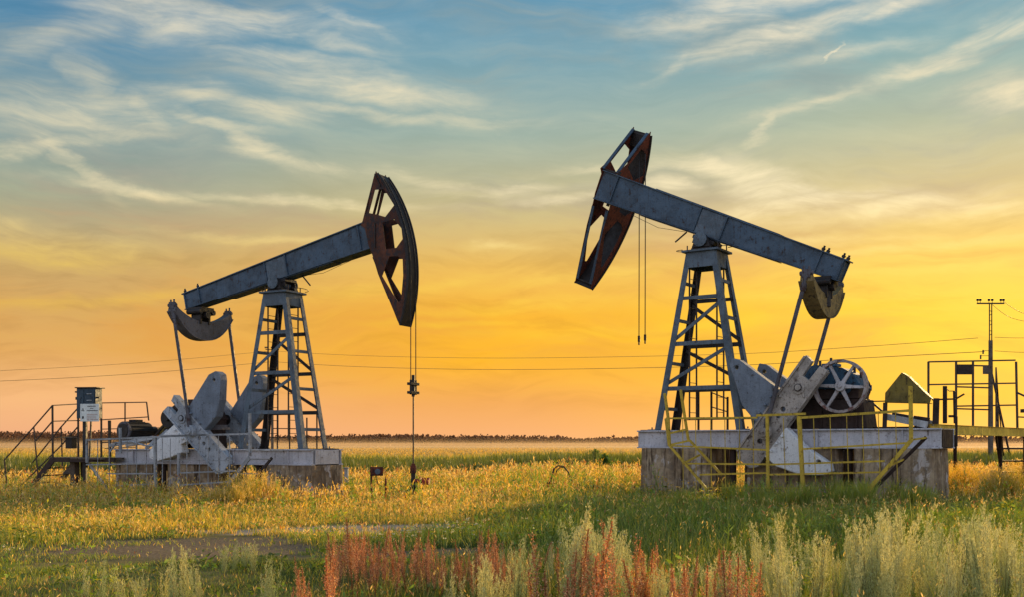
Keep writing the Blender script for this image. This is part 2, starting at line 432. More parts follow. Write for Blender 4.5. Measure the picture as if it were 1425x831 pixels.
        c2.cyl((xw, 0, zc-.4), (xw, 0, zc+.25), .05, 10)
        c2.build('carrier_bar', M['dark'], root)
        MB().cyl((xw, 0, opt['rod_end']), (xw, 0, zc-.3), .022, 8).build('polished_rod', M['dark'], root, 0)
    # --- equalizer yoke
    eb = TM @ Vector((-3.5, 0, zb)); ex, ez = eb.x, eb.z-.06
    E_ = []
    tops = []
    for k in range(17):
        t = -1+2*k/16; tops.append((t*1.3, ez-.42+.42*abs(t)**2.1+(.0 if abs(t) < .9 else .02)))
    bots = []
    for k in range(17):
        t = 1-2*k/16; bots.append((t*(1.36+.04*(1-t*t)), ez-1.02+.83*abs(t)**2.3))
    poly = tops+bots
    m = MB().prism(poly, [], -.15, .15)
    m.v = [(ex-y_, x_, z_) for (x_, y_, z_) in m.v]
    def ring(pts, w, t):     # flange following the lower edge
        for a, b in zip(pts[:-1], pts[1:]):
            m.loft([(ex-w, a[0], a[1]-t), (ex+w, a[0], a[1]-t), (ex+w, a[0], a[1]+.002), (ex-w, a[0], a[1]+.002)],
                   [(ex-w, b[0], b[1]-t), (ex+w, b[0], b[1]-t), (ex+w, b[0], b[1]+.002), (ex-w, b[0], b[1]+.002)])
    ring(bots, .2, .025)
    yoke = m.build('equalizer', M['yokeyellow'] if opt.get('head_turn') else M['yoke'], root)
    m = MB()
    m.box(ex-.3, ex+.3, -.3, .3, ez-.1, ez+.05); m.cyl((ex-.33, 0, ez-.2), (ex+.33, 0, ez-.2), .12, 14)
    for s_ in (-1, 1):
        m.cyl((ex-.3, s_*.3, ez-.1), (ex+.3, s_*.3, ez-.1), .09, 12); m.box(ex-.2, ex+.2, s_*.2-.04, s_*.2+.04, ez-.5, ez-.05)
    m.cyl((ex-.12, 0, ez-.75), (ex-.12, 0, ez-.2), .1, 10)
    m.build('yoke_bearing', M['dark'], root)
    # --- cranks, counterweights, pitmans
    sx_, sz_ = shaft
    ca = math.radians(crank_deg); e = Vector((math.cos(ca), 0, math.sin(ca))); nn = Vector((-math.sin(ca), 0, math.cos(ca)))
    def P2(s_, q): p = e*s_+nn*q; return (sx_+p.x, sz_+p.z)
    for s_ in (-1, 1):
        isnear = (s_ == n)
        off = 1.05*s_
        out = [P2(-.78, -.34), P2(-.74, -.12), P2(-.3, -.1), P2(-.3, .1), P2(-.74, .12), P2(-.78, .34), P2(-.1, .37), P2(2.3, .36), P2(2.45, .2), P2(2.45, -.2), P2(2.3, -.36), P2(-.1, -.37)]
        holes = []
        for ss in (.72, .98, 1.24, 1.52) if opt['pinhole'] else (.68, .9, 1.72):
            if abs(ss-pin_r) > .15: holes.append([P2(ss+.07*math.cos(k*PI/5), .0+.07*math.sin(k*PI/5)) for k in range(10)])
        m = MB().prism(out, holes, off-.09, off+.09)
        for q in (-.34, .34):
            a, b = P2(-.74, q), P2(2.3, q); m.bar((a[0], off, a[1]), (b[0], off, b[1]), .26, .06, up=(nn.x, 0, nn.z))
        for q in (-.25, .25):
            for ss in [.1+.36*k for k in range(7)]:
                a = P2(ss, q); m.cyl((a[0], off-.13, a[1]), (a[0], off+.13, a[1]), .032, 6)
        ck = m.build('crank', opt['crank_mat'], root)
        h = MB().cyl((sx_, off-.12, sz_), (sx_, off+.12, sz_), .17, 18).cyl((sx_, off-.16, sz_), (sx_, off+.16, sz_), .08, 12)
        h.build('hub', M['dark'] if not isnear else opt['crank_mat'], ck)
        a = P2(pin_r, 0)
        q = MB().cyl((a[0], off-.1, a[1]), (a[0], off+s_*.34, a[1]), .12, 14).cyl((a[0], off+s_*.1, a[1]), (a[0], off+s_*.26, a[1]), .19, 16)
        q.cyl((a[0], off+s_*.26, a[1]), (a[0], off+s_*.37, a[1]), .07, 6)
        q.build('crank_pin', M['crank_worn'] if opt.get('head_turn') else M['crank'], ck)
        for wing, wm in ((wing_up, M['wing']), (wing_lo, opt['wl_mat'])):
            pts = [P2(*p) for p in wing]; cx_ = sum(p[0] for p in pts)/len(pts); cz_ = sum(p[1] for p in pts)/len(pts)
            tip = P2(*wing[2]); hc = (tip[0]*.62+cx_*.38, tip[1]*.62+cz_*.38)
            hole = [(hc[0]+.06*math.cos(k*PI/5), hc[1]+.06*math.sin(k*PI/5)) for k in range(10)]
            m = MB().prism(pts, [hole], off-.2, off+.13) if s_ > 0 else MB().prism(pts, [hole], off-.13, off+.2)
            for f_ in (.25, .5, .75):
                bx_ = P2(wing[0][0]+(wing[-1][0]-wing[0][0])*f_, wing[0][1]*1.25); m.cyl((bx_[0], off-.23, bx_[1]), (bx_[0], off+.23, bx_[1]), .04, 6)
            m.build('counterweight', wm, root, .03)
        # pitman
        pt = Vector((ex, s_*1.3, ez-.05)); pb = Vector((a[0], off+s_*.2, a[1]))
        m = MB().cyl(pt, pb, .055, 12); d = (pb-pt).normalized()
        m.cyl(pb-d*.55, pb-d*.1, .075, 12); m.cyl(pt+d*.05, pt+d*.4, .075, 12)
        m.box(ex-.11, ex+.11, s_*1.3-.06, s_*1.3+.06, ez-.12, ez+.1); m.cyl((ex-.17, s_*1.3, ez), (ex+.17, s_*1.3, ez), .06, 10)
        m.cyl((ex+.07, s_*1.3, ez+.08), (ex+.07, s_*1.3, ez+.2), .03, 8); m.cyl((ex-.07, s_*1.3, ez+.08), (ex-.07, s_*1.3, ez+.18), .03, 8)
        m.build('pitman_arm', M['pitman'], root)
    # --- gearbox and pedestal
    ped = MB().prism([(sx_+.45, .021), (sx_-1.55, .021), (sx_-1.45, sz_-.3), (sx_+.35, sz_-.3)], [], -.5, .5)
    for xx in (sx_+.3, sx_-.4, sx_-1.3): ped.box(xx-.02, xx+.02, -.56, .56, .021, sz_-.32)
    ped.build('gearbox_pedestal', M['brown'], root)
    g = []
    for k in range(13): a = PI*k/12; g.append((sx_+.38*math.cos(a)*1.0-.02, sz_+.12+.42*math.sin(a)))
    g = [(sx_+.42, sz_-.25), (sx_+.42, sz_+.1), (sx_+.2, sz_+.48), (sx_-.2, sz_+.62), (sx_-.9, sz_+.52), (sx_-1.22, sz_+.34), (sx_-1.36, sz_+.05), (sx_-1.33, sz_-.28)]
    gl = [(x_, min(z_, sz_-.02)) for x_, z_ in g]; gd = [(sx_+.42, sz_-.28), (sx_+.42, sz_-.021), (sx_-1.36, sz_-.021), (sx_-1.33, sz_-.28)]
    MB().prism(gd, [], -.49, .49).build('gearbox_base', M['brown'], root, .01)
    g = [(x_, max(z_, sz_-.019)) for x_, z_ in g]
    gb = MB().prism(g, [], -.48, .48).box(sx_-1.38, sx_+.46, -.56, .56, sz_-.02, sz_+.04)
    for xx in (sx_, sx_-.97):
        for s_ in (-1, 1):
            gb.cyl((xx, s_*.48, sz_+.01), (xx, s_*.58, sz_+.01), .2, 16)
            for k in range(6): gb.cyl((xx+.16*math.cos(k*PI/3), s_*.56, sz_+.16*math.sin(k*PI/3)), (xx+.16*math.cos(k*PI/3), s_*.61, sz_+.16*math.sin(k*PI/3)), .02, 6)
    for k in range(9):
        gb.cyl((sx_+.38-.22*k, .53, sz_-.05), (sx_+.38-.22*k, .53, sz_+.1), .022, 6); gb.cyl((sx_+.38-.22*k, -.53, sz_-.05), (sx_+.38-.22*k, -.53, sz_+.1), .022, 6)
    gb.box(sx_-.7, sx_-.3, -.2, .2, sz_+.58, sz_+.66)
    gb.build('gearbox', opt['gear_mat'], root, .02)
    MB().cyl((sx_, -1.2, sz_), (sx_, 1.2, sz_), .1, 14).build('crank_shaft', M['dark'], root, 0)
    # --- large six-spoke sheave on the +y side, brake drum on the other
    hx_, hz_, hy_ = sx_-.97, sz_+.02, .78
    m = MB(); RR = .68
    for (ra, rb, ya, yb) in ((RR-.07, RR, hy_-.1, hy_+.1),):
        k = 40
        for i in range(k):
            a0, a1 = 2*PI*i/k, 2*PI*(i+1)/k
            sec = lambda a: [(hx_+r*math.cos(a), y, hz_+r*math.sin(a)) for (r, y) in ((ra, ya), (rb, ya), (rb-.02, ya+.05), (rb-.02, yb-.05), (rb, yb), (ra, yb))]
            A, B = sec(a0), sec(a1)
            m.add(A+B, [(j, (j+1) % 6, 6+(j+1) % 6, 6+j) for j in range(6)])
    sh = m.build('sheave', M['rim'], root, 0, True)
    m = MB()
    for i in range(6):
        a = i*PI/3+.06
        d = Vector((math.cos(a), 0, math.sin(a))); c = Vector((hx_, hy_, hz_)); q = Vector((-d.z, 0, d.x))
        f0, f1 = c+d*.1, c+d*(RR-.06)
        w0, w1, t = .052, .03, .035
        m.loft([f0-q*w0-Vector((0, t, 0)), f0+q*w0-Vector((0, t, 0)), f0+q*w0+Vector((0, t, 0)), f0-q*w0+Vector((0, t, 0))],
               [f1-q*w1-Vector((0, t, 0)), f1+q*w1-Vector((0, t, 0)), f1+q*w1+Vector((0, t, 0)), f1-q*w1+Vector((0, t, 0))])
    m.cyl((hx_, hy_-.09, hz_), (hx_, hy_+.09, hz_), .13, 18)
    m.cyl((hx_, .5, hz_), (hx_, hy_+.13, hz_), .05, 12)
    m.build('spoke_wheel', M['wheel'], sh, .01)
    m = MB().cyl((hx_, -.62, hz_), (hx_, -.8, hz_), .32, 28).cyl((hx_, -.8, hz_), (hx_, -.88, hz_), .1, 14)
    m.build('brake_drum', M['dark'], root, .01)
    m = MB().tube([(hx_+.34*math.cos(a), -.7, hz_+.34*math.sin(a)) for a in np.linspace(-.6, 3.9, 20)], .025, 5); m.bar((hx_-.25, -.7, hz_-.25), (hx_-.9, -.7, .25), .05)
    m.build('brake_band', M['brown'], root, 0)
    m = MB()
    for (xx, zz, tt) in ((-.2, .75, 0), (-.55, .8, 1), (-1.1, .55, 0), (-1.32, .5, 1)):
        m.cyl((sx_+xx, .2*tt, sz_+zz-.25), (sx_+xx, .2*tt, sz_+zz), .035, 8)
    m.build('breather_pipe', M['dark'], root, 0)
    return root, TM, HM, (ex, ez)

frL = Frame(-7.34, 34.52, 1.466, -27.2)
frR = Frame(5.463, 30.21, 2.009, -33.5+180)
rawR = Frame(5.463, 30.21, 2.009, -33.5)
wu_R = [(.33, .34), (.33, 1.73), (.42, 1.93), (.6, 1.88), (.78, 1.6), (1.25, .95), (1.38, .34)]
wl_R = [(1.0, -.34), (1.1, -1.1), (1.06, -1.8), (1.2, -1.97), (1.4, -1.85), (1.75, -1.4), (1.97, -.75), (1.95, -.34)]
wu_L = [(-.0, .34), (-.05, 1.8), (.1, 2.08), (.3, 2.12), (.45, 2.0), (.85, 1.5), (1.08, 1.0), (1.0, .34)]
wl_L = [(-.1, -.34), (-.34, -1.3), (-.34, -1.8), (-.2, -1.9), (.12, -1.78), (.5, -1.25), (.78, -.8), (.55, -.66), (.72, -.34)]
optL = dict(skid=(-6.64, 1.76), carrier=1.98, rod_end=-.62, pinhole=True, crank_mat=M['crank'], wl_mat=M['wing_light'], gear_mat=M['brown'])
jl, TML, _, _ = build_jack('pumpjack', frL, -1, 11.5, -41.5, (-3.2, 1.0), .62, wu_L, wl_L,
    'blue-grey pumpjack with rusty horse head facing the wellhead and rod hung in place', optL)
optR = dict(hw=.33, skid=(-6.39, 1.77), head_turn=-96, hinge=-.25, hx=3.3, drop=(6.32, 6.2), pinhole=False, crank_mat=M['crank_worn'], wl_mat=M['wing_light'], gear_mat=M['gear'], dark_end=True)
jr, TMR, HMR, _ = build_jack('pumpjack', frR, 1, 23.4, -53, (-3.0, 1.06), 1.43, wu_R, wl_R,
    'pumpjack with raised beam, horse head swung aside and a big spoked wheel', optR)

# extra parts that only one jack has
mo = MB().cyl((-6.0, -.95, .62), (-6.0, .1, .62), .29, 26).cyl((-6.0, -1.02, .62), (-6.0, -.95, .62), .24, 22).cyl((-6.0, .1, .62), (-6.0, .45, .62), .16, 18)
for k in range(12):
    a = 2*PI*k/12; mo.bar((-6.0+.3*math.cos(a), -.85, .62+.3*math.sin(a)), (-6.0+.3*math.cos(a), .0, .62+.3*math.sin(a)), .03)
mo.box(-6.15, -5.85, -.6, -.25, .88, 1.0)
mot = mo.build('motor', M['dark'], jl, .01)
MB().cyl((-6.0, -.99, .62), (-6.0, -.9, .62), .31, 26).build('end_shield', M['pitman'], mot, .01)
MB().tube([(-6.6, -1.0, -.1), (-6.3, -1.02, .2), (-5.6, -1.02, .26), (-4.9, -1.0, .1), (-4.3, -.95, .12)], .03, 8).build('pipe', M['crank'], jl, 0)
MB().bar((-5.2, -.75, .0), (-4.2, -.75, .62), .07, .1).build('brace', M['crank'], jl); MB().bar((-4.9, .6, .0), (-4.3, .6, 1.1), .07, .1).build('brace', M['brown'], jl)
MB().prism([(-2.55, .62), (-1.75, .62), (-1.75, .7), (-1.85, .7), (-1.85, .78), (-2.45, .78), (-2.45, .7), (-2.55, .7)], [], -.86, -.5).build('oil_pan', M['yoke'], jl)
m = MB().bar((-6.9, -.7, .12), (-4.9, -.7, .38), .1, .12).bar((-6.9, .0, .12), (-4.9, .0, .38), .1, .12); m.box(-6.3, -5.7, -.8, .1, .24, .36)
m.build('motor_slide', M['pale'], jl)
m = MB().prism([(-6.1, .6), (-5.75, .85), (-4.5, 1.35), (-4.15, 1.2), (-4.3, .75), (-5.8, .35)], [], .55, .95)
m.build('belt_guard', M['olive'], jl)
# guard, slide rails and clutter of the other jack's empty motor bed
g = [rawR.at(u, v, -.85) for u, v in ((1255, 519.5), (1232, 548), (1231.5, 560.5), (1294, 562), (1296, 556), (1263, 524))]
m = MB().prism([(p[0], p[2]) for p in g], [], -.87, -.85)
g2 = [(p[0], p[2]) for p in g]
for a, b in zip(g2, g2[1:]+g2[:1]): m.bar((a[0], -.72, a[1]), (b[0], -.72, b[1]), .28, .015, up=(0, 0, 1)) if abs(a[0]-b[0]) > .05 else None
m.v = [(-x, -y, z) for x, y, z in m.v]
m.build('belt_guard', M['olive'], jr, .004)
def rawpart(name, mat, segs, w=.05, h=None, root=jr, bevel=.004):
    m = MB()
    for s_ in segs:
        u0, v0, u1, v1, y = s_[:5]; ww = s_[5] if len(s_) > 5 else w
        m.bar(rawR.at(u0, v0, y), rawR.at(u1, v1, y), ww, h or ww)
    m.v = [(-x, -y, z) for x, y, z in m.v]
    return m.build(name, mat, root, bevel)
rawpart('motor_slide', M['pale'], [(1230, 580, 1290, 592, -.6, .16), (1245, 578, 1300, 590, 0, .12)])
rawpart('slide_bracket', M['brown'], [(1242, 579, 1265, 583, -.5, .16), (1272, 583, 1293, 586, -.4, .14), (1232, 561, 1231, 596, -.75, .09), (1273, 583, 1276, 600, -.5, .08)])
rawpart('junction_box', M['brown'], [(1303, 555, 1302, 591, -.3, .13), (1315, 538, 1315, 590, 0, .09), (1328, 545, 1329, 590, .1, .06), (1297, 557, 1330, 556, -.2, .04), (1330, 556, 1342, 549, .1, .04), (1320, 580, 1331, 580, .1, .06), (1331, 580, 1331, 622, .1, .05)])
rawpart('cable', M['wire'], [(1316, 541, 1321, 545, 0, .02), (1321, 545, 1328, 545, 0, .02), (1180, 560, 1232, 559, 0, .03)], bevel=0)

# ------------------------------------------------------------------ foundations (concrete), each a thing
def block(fr, x0, x1, y0, y1, ztop, label, corr=0.0, seedv=0):
    cx, cy = (x0+x1)/2, (y0+y1)/2
    w = fr.world((cx, cy, 0)); gz = min(float(ground_z(fr.world((a, b, 0))[0], fr.world((a, b, 0))[1])) for a in (x0, x1) for b in (y0, y1))-.35
    top = fr.o[2]+ztop
    r = random.Random(seedv)
    m = MB(); hx, hy = (x1-x0)/2, (y1-y0)/2
    nx, nz = max(6, int(hx*2/.12)), 8
    def pt(i, n, side, t):   # perimeter with corrugation from board marks and chipped corners
        pass
    per = []
    N = 14
    for i in range(N*2): per.append((-hx+2*hx*i/(N*2), -hy))
    for i in range(N): per.append((hx, -hy+2*hy*i/N))
    for i in range(N*2): per.append((hx-2*hx*i/(N*2), hy))
    for i in range(N): per.append((-hx, hy-2*hy*i/N))
    L = len(per); rows = []
    off = [r.uniform(-1, 1)*.02+corr*math.sin(i*1.57) for i in range(L)]
    for j in range(nz+1):
        t = j/nz; z = gz+(top-gz)*t
        rows.append([(p[0]*(1+(off[i]+r.uniform(-.012, .012)+.03*(1-t))/max(abs(p[0]), .3)), p[1]*(1+(off[i]+r.uniform(-.012, .012)+.03*(1-t))/max(abs(p[1]), .3)), z-gz) for i, p in enumerate(per)])
    vs = [p for row in rows for p in row]; fs = []
    for j in range(nz):
        for i in range(L): fs.append((j*L+i, j*L+(i+1) % L, (j+1)*L+(i+1) % L, (j+1)*L+i))
    fs.append(tuple(range(nz*L, nz*L+L))); fs.append(tuple(reversed(range(L))))
    m.add(vs, fs)
    o = m.build('foundation_block', M['concrete'], None, 0)
    o.location = (w[0], w[1], gz); o.rotation_euler = (0, 0, fr.b)
    return tag(o, label, 'foundation block')
block(frL, .0, 1.78, -.8, .8, -.502, 'large stained concrete block carrying the tower end of the pumpjack with the wellhead', .0, 1)
block(frL, -4.2, -2.1, -.72, .72, -.502, 'concrete block behind the grey fence, under the cranks of the jack with the wellhead', .015, 2)
block(frL, -6.6, -4.9, -.75, .75, -.502, 'pale streaked concrete block at the motor end beside the metal stairs', .01, 3)
block(frR, -.45, 1.6, -.85, .85, -.502, 'ribbed brown concrete block under the tower of the jack with the spoked wheel', .03, 4)
block(frR, -3.9, -1.4, -.7, .7, -.502, 'rust-streaked concrete block behind the yellow mesh fence, under its cranks', .02, 5)
block(frR, -6.2, -4.35, -.85, .85, -.502, 'whitish concrete block under the yellow walkway end of the skid', .01, 6)
# steel props showing between the blocks
for fr, xs, lab, grp in ((frR, (-1.0, -4.12), 'rusty steel prop pipe between the concrete blocks behind the yellow fence', 'prop pipes under the jack with the spoked wheel'), (frL, (-1.2, -.5, -4.55), 'rusty steel prop pipe between the concrete blocks behind the grey fence', 'prop pipes under the jack with the wellhead')):
    for x in xs:
        w = fr.world((x, fr is frR and .55 or -.55, 0)); gz = float(ground_z(w[0], w[1]))-.1
        m = MB().cyl((0, 0, 0), (0, 0, fr.o[2]-.502-gz), .09, 12).box(-.14, .14, -.14, .14, fr.o[2]-.54-gz, fr.o[2]-.503-gz)
        o = m.build('prop_pipe', M['brown'], None, 0); o.location = (w[0], w[1], gz); tag(o, lab, 'prop pipe', grp)

# ------------------------------------------------------------------ fences by sighted bars on a plane
def sighted(name, fr, yp, parts, label, cat):
    """parts: (part name, material, width, [(u0,v0,u1,v1[,y0[,y1]])...]); origin at the foot of the first bar"""
    w0 = fr.world((fr.at(parts[0][3][0][0], HY, yp)[0], yp, 0)); gz = float(ground_z(w0[0], w0[1]))
    root = empty(name, (w0[0], w0[1], gz), fr.b); inv = Matrix.Rotation(-fr.b, 4, 'Z') @ Matrix.Translation((-w0[0], -w0[1], -gz))
    for pn, mat, w, segs in parts:
        m = MB()
        for s_ in segs:
            ya = s_[4] if len(s_) > 4 else yp; yb = s_[5] if len(s_) > 5 else ya
            a = inv @ Vector(fr.world(fr.at(s_[0], s_[1], ya))); b = inv @ Vector(fr.world(fr.at(s_[2], s_[3], yb)))
            if isinstance(w, tuple): m.bar(a, b, *w)
            else: m.bar(a, b, w)
        m.build(pn, mat, root, 0)
    return tag(root, label, cat)

# yellow mesh fence in front of the cranks (two sections)
Y = M['yellow']
vert = [(u, 584, u+1, 680) for u in (950, 968, 989, 1008.6, 1029, 1048)]
sighted('mesh_fence', rawR, -2.1, [
    ('post', Y, .07, [(1067.7, 580, 1069, 684)]), ('post', Y, .07, [(927, 583, 931.6, 621)]),
    ('rail', Y, .045, [(927, 583, 1054, 582), (931.6, 621, 1067, 627), (955, 646, 1067, 647), (974, 661.5, 1067, 659)]),
    ('rail', Y, (.07, .06), [(1053, 579, 1121, 576.7)]),
    ('mesh_bars', Y, .016, vert+[(985, 679.5, 1067, 680)]),
    ], 'yellow mesh fence section nearest the tower, below the big crank', 'fence')
vert = [(u, 580-(u-1125)*.06, u+3, 672) for u in (1090, 1132, 1155, 1178, 1200, 1222, 1246)]
sighted('mesh_fence', rawR, -2.1, [
    ('post', Y, .09, [(1112, 580, 1117.7, 682)]), ('post', Y, .08, [(1267, 538, 1268, 614)]),
    ('rail', Y, .06, [(1111.5, 582.3, 1267, 572)]), ('rail', Y, .045, [(1114, 626, 1267, 617), (1069, 647.5, 1231, 642.5), (1069, 661.5, 1224, 658)]),
    ('mesh_bars', Y, .016, vert+[(1069, 680, 1200, 680)]),
    ], 'yellow mesh fence section in front of the pale counterweight and the spoked wheel', 'fence')
sighted('bent_railing', rawR, -2.1, [
    ('post', Y, .06, [(925, 548, 930, 584), (930, 584, 932, 620)]), ('post', Y, .06, [(947, 543, 958, 613.6, -1.7)]),
    ('strut', Y, .06, [(931.6, 620.5, 984.8, 683), (959.8, 613.6, 1005, 662, -1.7)]),
    ('rung', Y, .05, [(931.6, 620, 959.8, 614, -2.1, -1.7), (931, 604, 957, 598, -2.1, -1.7), (950, 646, 974, 634, -2.1, -1.7)]),
    ], 'bent yellow step frame leaning at the tower end of the mesh fence', 'railing')
sighted('support_brace', rawR, -2.2, [
    ('strut', Y, (.05, .09), [(1268.7, 612.7, 1196, 697)]), ('strut', M['brown'], (.05, .08), [(1289, 609, 1207, 691, -1.8)]),
    ('rung', Y, .04, [(1268, 613, 1289, 610, -2.2, -1.8), (1240, 648, 1258, 640, -2.2, -1.8)]),
    ], 'slanted yellow brace running from the walkway down into the grass', 'brace')
# grey fence in front of the other jack
G = M['grey_rail']
sighted('mesh_fence', frL, -2.0, [
    ('post', G, .08, [(216, 609, 216.5, 685)]), ('post', G, .07, [(121, 612, 121, 645)]), ('post', G, .07, [(167, 596, 168, 632)]),
    ('rail', G, .055, [(121, 613, 287, 606)]), ('rail', G, .04, [(120, 647.5, 216, 646), (150, 660, 216, 660), (157, 676, 216, 675)]),
    ('mesh_bars', G, .018, [(u, 611, u, 676) for u in (136, 152, 177, 190, 204, 226, 237)]),
    ], 'grey mesh fence section beside the metal stairs, in front of the motor', 'fence')
sighted('mesh_fence', frL, -2.0, [
    ('post', G, .07, [(248.7, 631, 248.5, 690)]), ('post', G, .07, [(347.5, 576, 348, 636)]),
    ('rail', G, .055, [(224, 607.5, 347, 604.7)]), ('rail', G, .045, [(249, 659, 330, 656), (249.5, 676, 322, 671)]),
    ('mesh_bars', G, .018, [(u, 606, u, 675) for u in (260, 277.6, 289.6, 304, 319.7)]+[(226, 642, 326, 642)]),
    ], 'grey mesh fence section in front of the crank with its row of holes', 'fence')
sighted('plank_steps', frL, -1.6, [
    ('strut', G, (.05, .12), [(347, 638, 303, 694)]), ('strut', M['dark_rail'], (.05, .08), [(378.5, 638, 350, 673, -1.2)]),
    ('board', M['pale'], (.5, .04), [(349, 627, 388, 627)]), ('post', G, .06, [(347.5, 580, 348, 636)]), ('rung', G, .035, [(330, 660, 360, 660, -1.6, -1.2), (348, 640, 377, 640, -1.6, -1.2)]),
    ], 'short grey steps with a pale board at the foot of the tower', 'steps')
# railing behind the tower of the left jack
for fr, seg, lab in ((frL, [(376, 609.5, 452, 608.5), (380, 597, 452, 598), (386, 575, 386, 610), (403, 578, 403, 610), (441, 575, 441, 609), (427, 582, 427, 609)], 'thin dark guard rail seen through the tower beside the wellhead jack'),):
    sighted('guard_rail', fr, .95, [('rail', M['dark_rail'], .03, seg[:2]), ('post', M['dark_rail'], .035, [(s[0], s[1], s[2], 632) for s in seg[2:]])], lab, 'railing')
sighted('guard_rail', rawR, .95, [('rail', M['dark_rail'], .03, [(955, 585, 1200, 581), (990, 547, 1013, 556), (990, 567, 1013, 574)]), ('post', M['brown'], .05, [(990, 546, 990, 612)]), ('post', M['brown'], .05, [(1012.5, 553, 1012.5, 612)]), ('post', M['brown'], .05, [(972, 545, 972, 612)]), ('post', M['brown'], .05, [(1200, 556, 1200, 612)])],
    'low dark guard rail behind the tower and the spoked wheel', 'railing')

# ------------------------------------------------------------------ metal stairs at the far left
wz = lambda fr, u, y: float(ground_z(*fr.world((fr.at(u, 613, y)[0], y, 0))[:2]))
D = M['dark_rail']
def stair_left():
    yn, yf = -1.55, -.35
    parts = [
        ('deck', M['wood'], (1.0, .05), []),
        ('stringer', M['brown'], (.05, .2), [(75, 640, 33, 692, yn)]),
        ('stringer', M['wood'], (.05, .2), [(109, 639, 70, 686, yf)]),
    ]
    st = sighted('metal_stairs', frL, yn, [
        ('stringer', M['brown'], (.05, .22), [(74, 640, 32, 694, yn)]),
        ('stringer', M['wood'], (.05, .22), [(109, 639, 70, 688, yf)]),
        ('tread', M['brown'], (.22, .035), [(66, 652, 101, 652, yn, yf), (58, 663, 93, 661, yn, yf), (49, 673, 84, 671, yn, yf), (40, 684, 76, 681, yn, yf)]),
        ('deck', M['wood'], (.9, .06), [(84, 638, 158, 639, (yn+yf)/2-.1, (yn+yf)/2-.3)]),
        ('deck_beam', M['brown'], (.06, .14), [(75, 641, 160, 641, yn), (109, 641, 165, 641, yf)]),
        ('handrail', D, .035, [(73, 565, 47, 595, yn), (47, 595, 6, 641, yn), (73, 587, 50, 614, yn), (6, 641, 10, 680, yn)]),
        ('handrail', D, .035, [(109, 568, 85, 595, yf), (85, 595, 45, 645, yf), (109, 594, 86, 620, yf), (86, 620, 26, 680, yf), (108, 563, 108, 568, yf)]),
        ('handrail', D, .035, [(73, 565, 108, 563, yn, yf), (73, 587, 108.7, 586, yn, yf), (73, 610, 108, 608, yn, yf), (141, 561.5, 204, 560.5, .4), (204, 560.5, 207, 586, .4), (141, 585, 206, 581, .4), (108, 586, 141, 585, yf, .4), (108, 563, 141, 561.5, yf, .4)]),
        ('post', D, .05, [(73, 565, 73.5, 640, yn)]), ('post', D, .05, [(108.7, 563, 109, 640, yf)]),
        ('post', D, .035, [(47, 595, 53, 664, yn)]), ('post', D, .035, [(85, 595, 87, 650, yf)]),
        ('post', D, .035, [(174, 561, 174, 612, .4)]), ('post', M['dark'], .07, [(152, 586, 153, 636, -.2)]),
        ('post', D, .05, [(141, 561.5, 141, 640, .4)]),
        ('strut', M['pale'], (.05, .09), [(123, 644, 157, 693, -1.3)]),
        ('support', M['wood'], .22, [(104, 643, 105, 694, -1.2)]), ('support', M['brown'], .08, [(114, 641, 115, 692, -1.0)]),
        ], 'rusty open metal stairs with handrails leading up to a small deck', 'stairs')
stair_left()
sighted('guard_rail', frL, .95, [('rail', D, .03, [(140, 598, 232, 596), (140, 617, 215, 614), (146, 625, 190, 623)]), ('post', D, .06, [(153, 586, 153, 650)]), ('post', D, .04, [(190, 590, 190, 640)]), ('post', D, .04, [(166, 596, 166, 640)])], 'dark guard rail on the far side of the motor, beyond the grey fence', 'railing')
bx = empty('junction_box', frL.world(frL.at(99, 625, -.9)), frL.b); tag(bx, 'small dark junction box standing on the stair deck beneath the cabinet', 'box')
MB().box(-.15, .16, -.12, .12, 0, .36).build('box', M['dark'], bx, .01); MB().box(-.17, .18, -.14, .14, .362, .39).build('lid', M['cabinet'], bx)
# control cabinet on its post, and the notice hung on it
w = frL.world((frL.at(117, 613, -1.5)[0], -1.5, 0)); gz = float(ground_z(w[0], w[1]))
root = empty('control_cabinet', (w[0], w[1], gz), math.radians(-8)); tag(root, 'dark control cabinet on a black post behind the white notice', 'cabinet')
pxm = w[1]/F; Z = lambda v: EYE-(v-HY)*pxm-gz
MB().box(-.26, .42, -.02, .42, Z(583), Z(541)).build('cabinet_body', M['cabinet'], root)
MB().box(-.3, .5, -.08, .48, Z(541)+.002, Z(539.5)).build('cabinet_roof', M['dark'], root)
m = MB().box(-.22, .0, -.04, -.021, Z(580), Z(543)); m.box(.05, .39, -.045, -.021, Z(563), Z(543.5)); d = m.build('door', M['cabinet'], root)
m = MB(); [m.cyl((.12+.0*k, -.05, Z(z_)), (.3, -.05, Z(z_)), .018, 8) for k, z_ in enumerate((549, 558))]; m.build('handle', M['pale'], d)
m = MB().box(-.34, -.26, .0, .1, Z(547), Z(545)); m.box(-.32, -.26, .0, .1, Z(557), Z(553)); m.cyl((.42, .1, Z(554)), (.5, .1, Z(554)), .03, 8); m.build('cable_gland', M['dark'], root)
MB().bar((-.05, .15, 0), (-.05, .15, Z(583)), .12).build('post', M['dark'], root)
MB().bar((.14, .1, Z(640)), (.2, .1, Z(583)), .05).build('brace', M['dark'], root)
nt = empty('warning_notice', (w[0], w[1]-.09, gz), math.radians(-8)); tag(nt, 'white two-row warning notice with a triangle, hung below the cabinet doors', 'sign')
MB().box(-.1, .58, -.012, .012, Z(587.5), Z(563)).build('board', M['white'], nt)
X = lambda u: (u-112.5)*pxm-.1
m = MB(); c = X(116.7); m.prism([(c-.055, Z(573)), (c+.055, Z(573)), (c, Z(568.5))], [[(c-.032, Z(573)+.014), (c+.032, Z(573)+.014), (c, Z(568.5)-.03)]], -.016, -.0125)
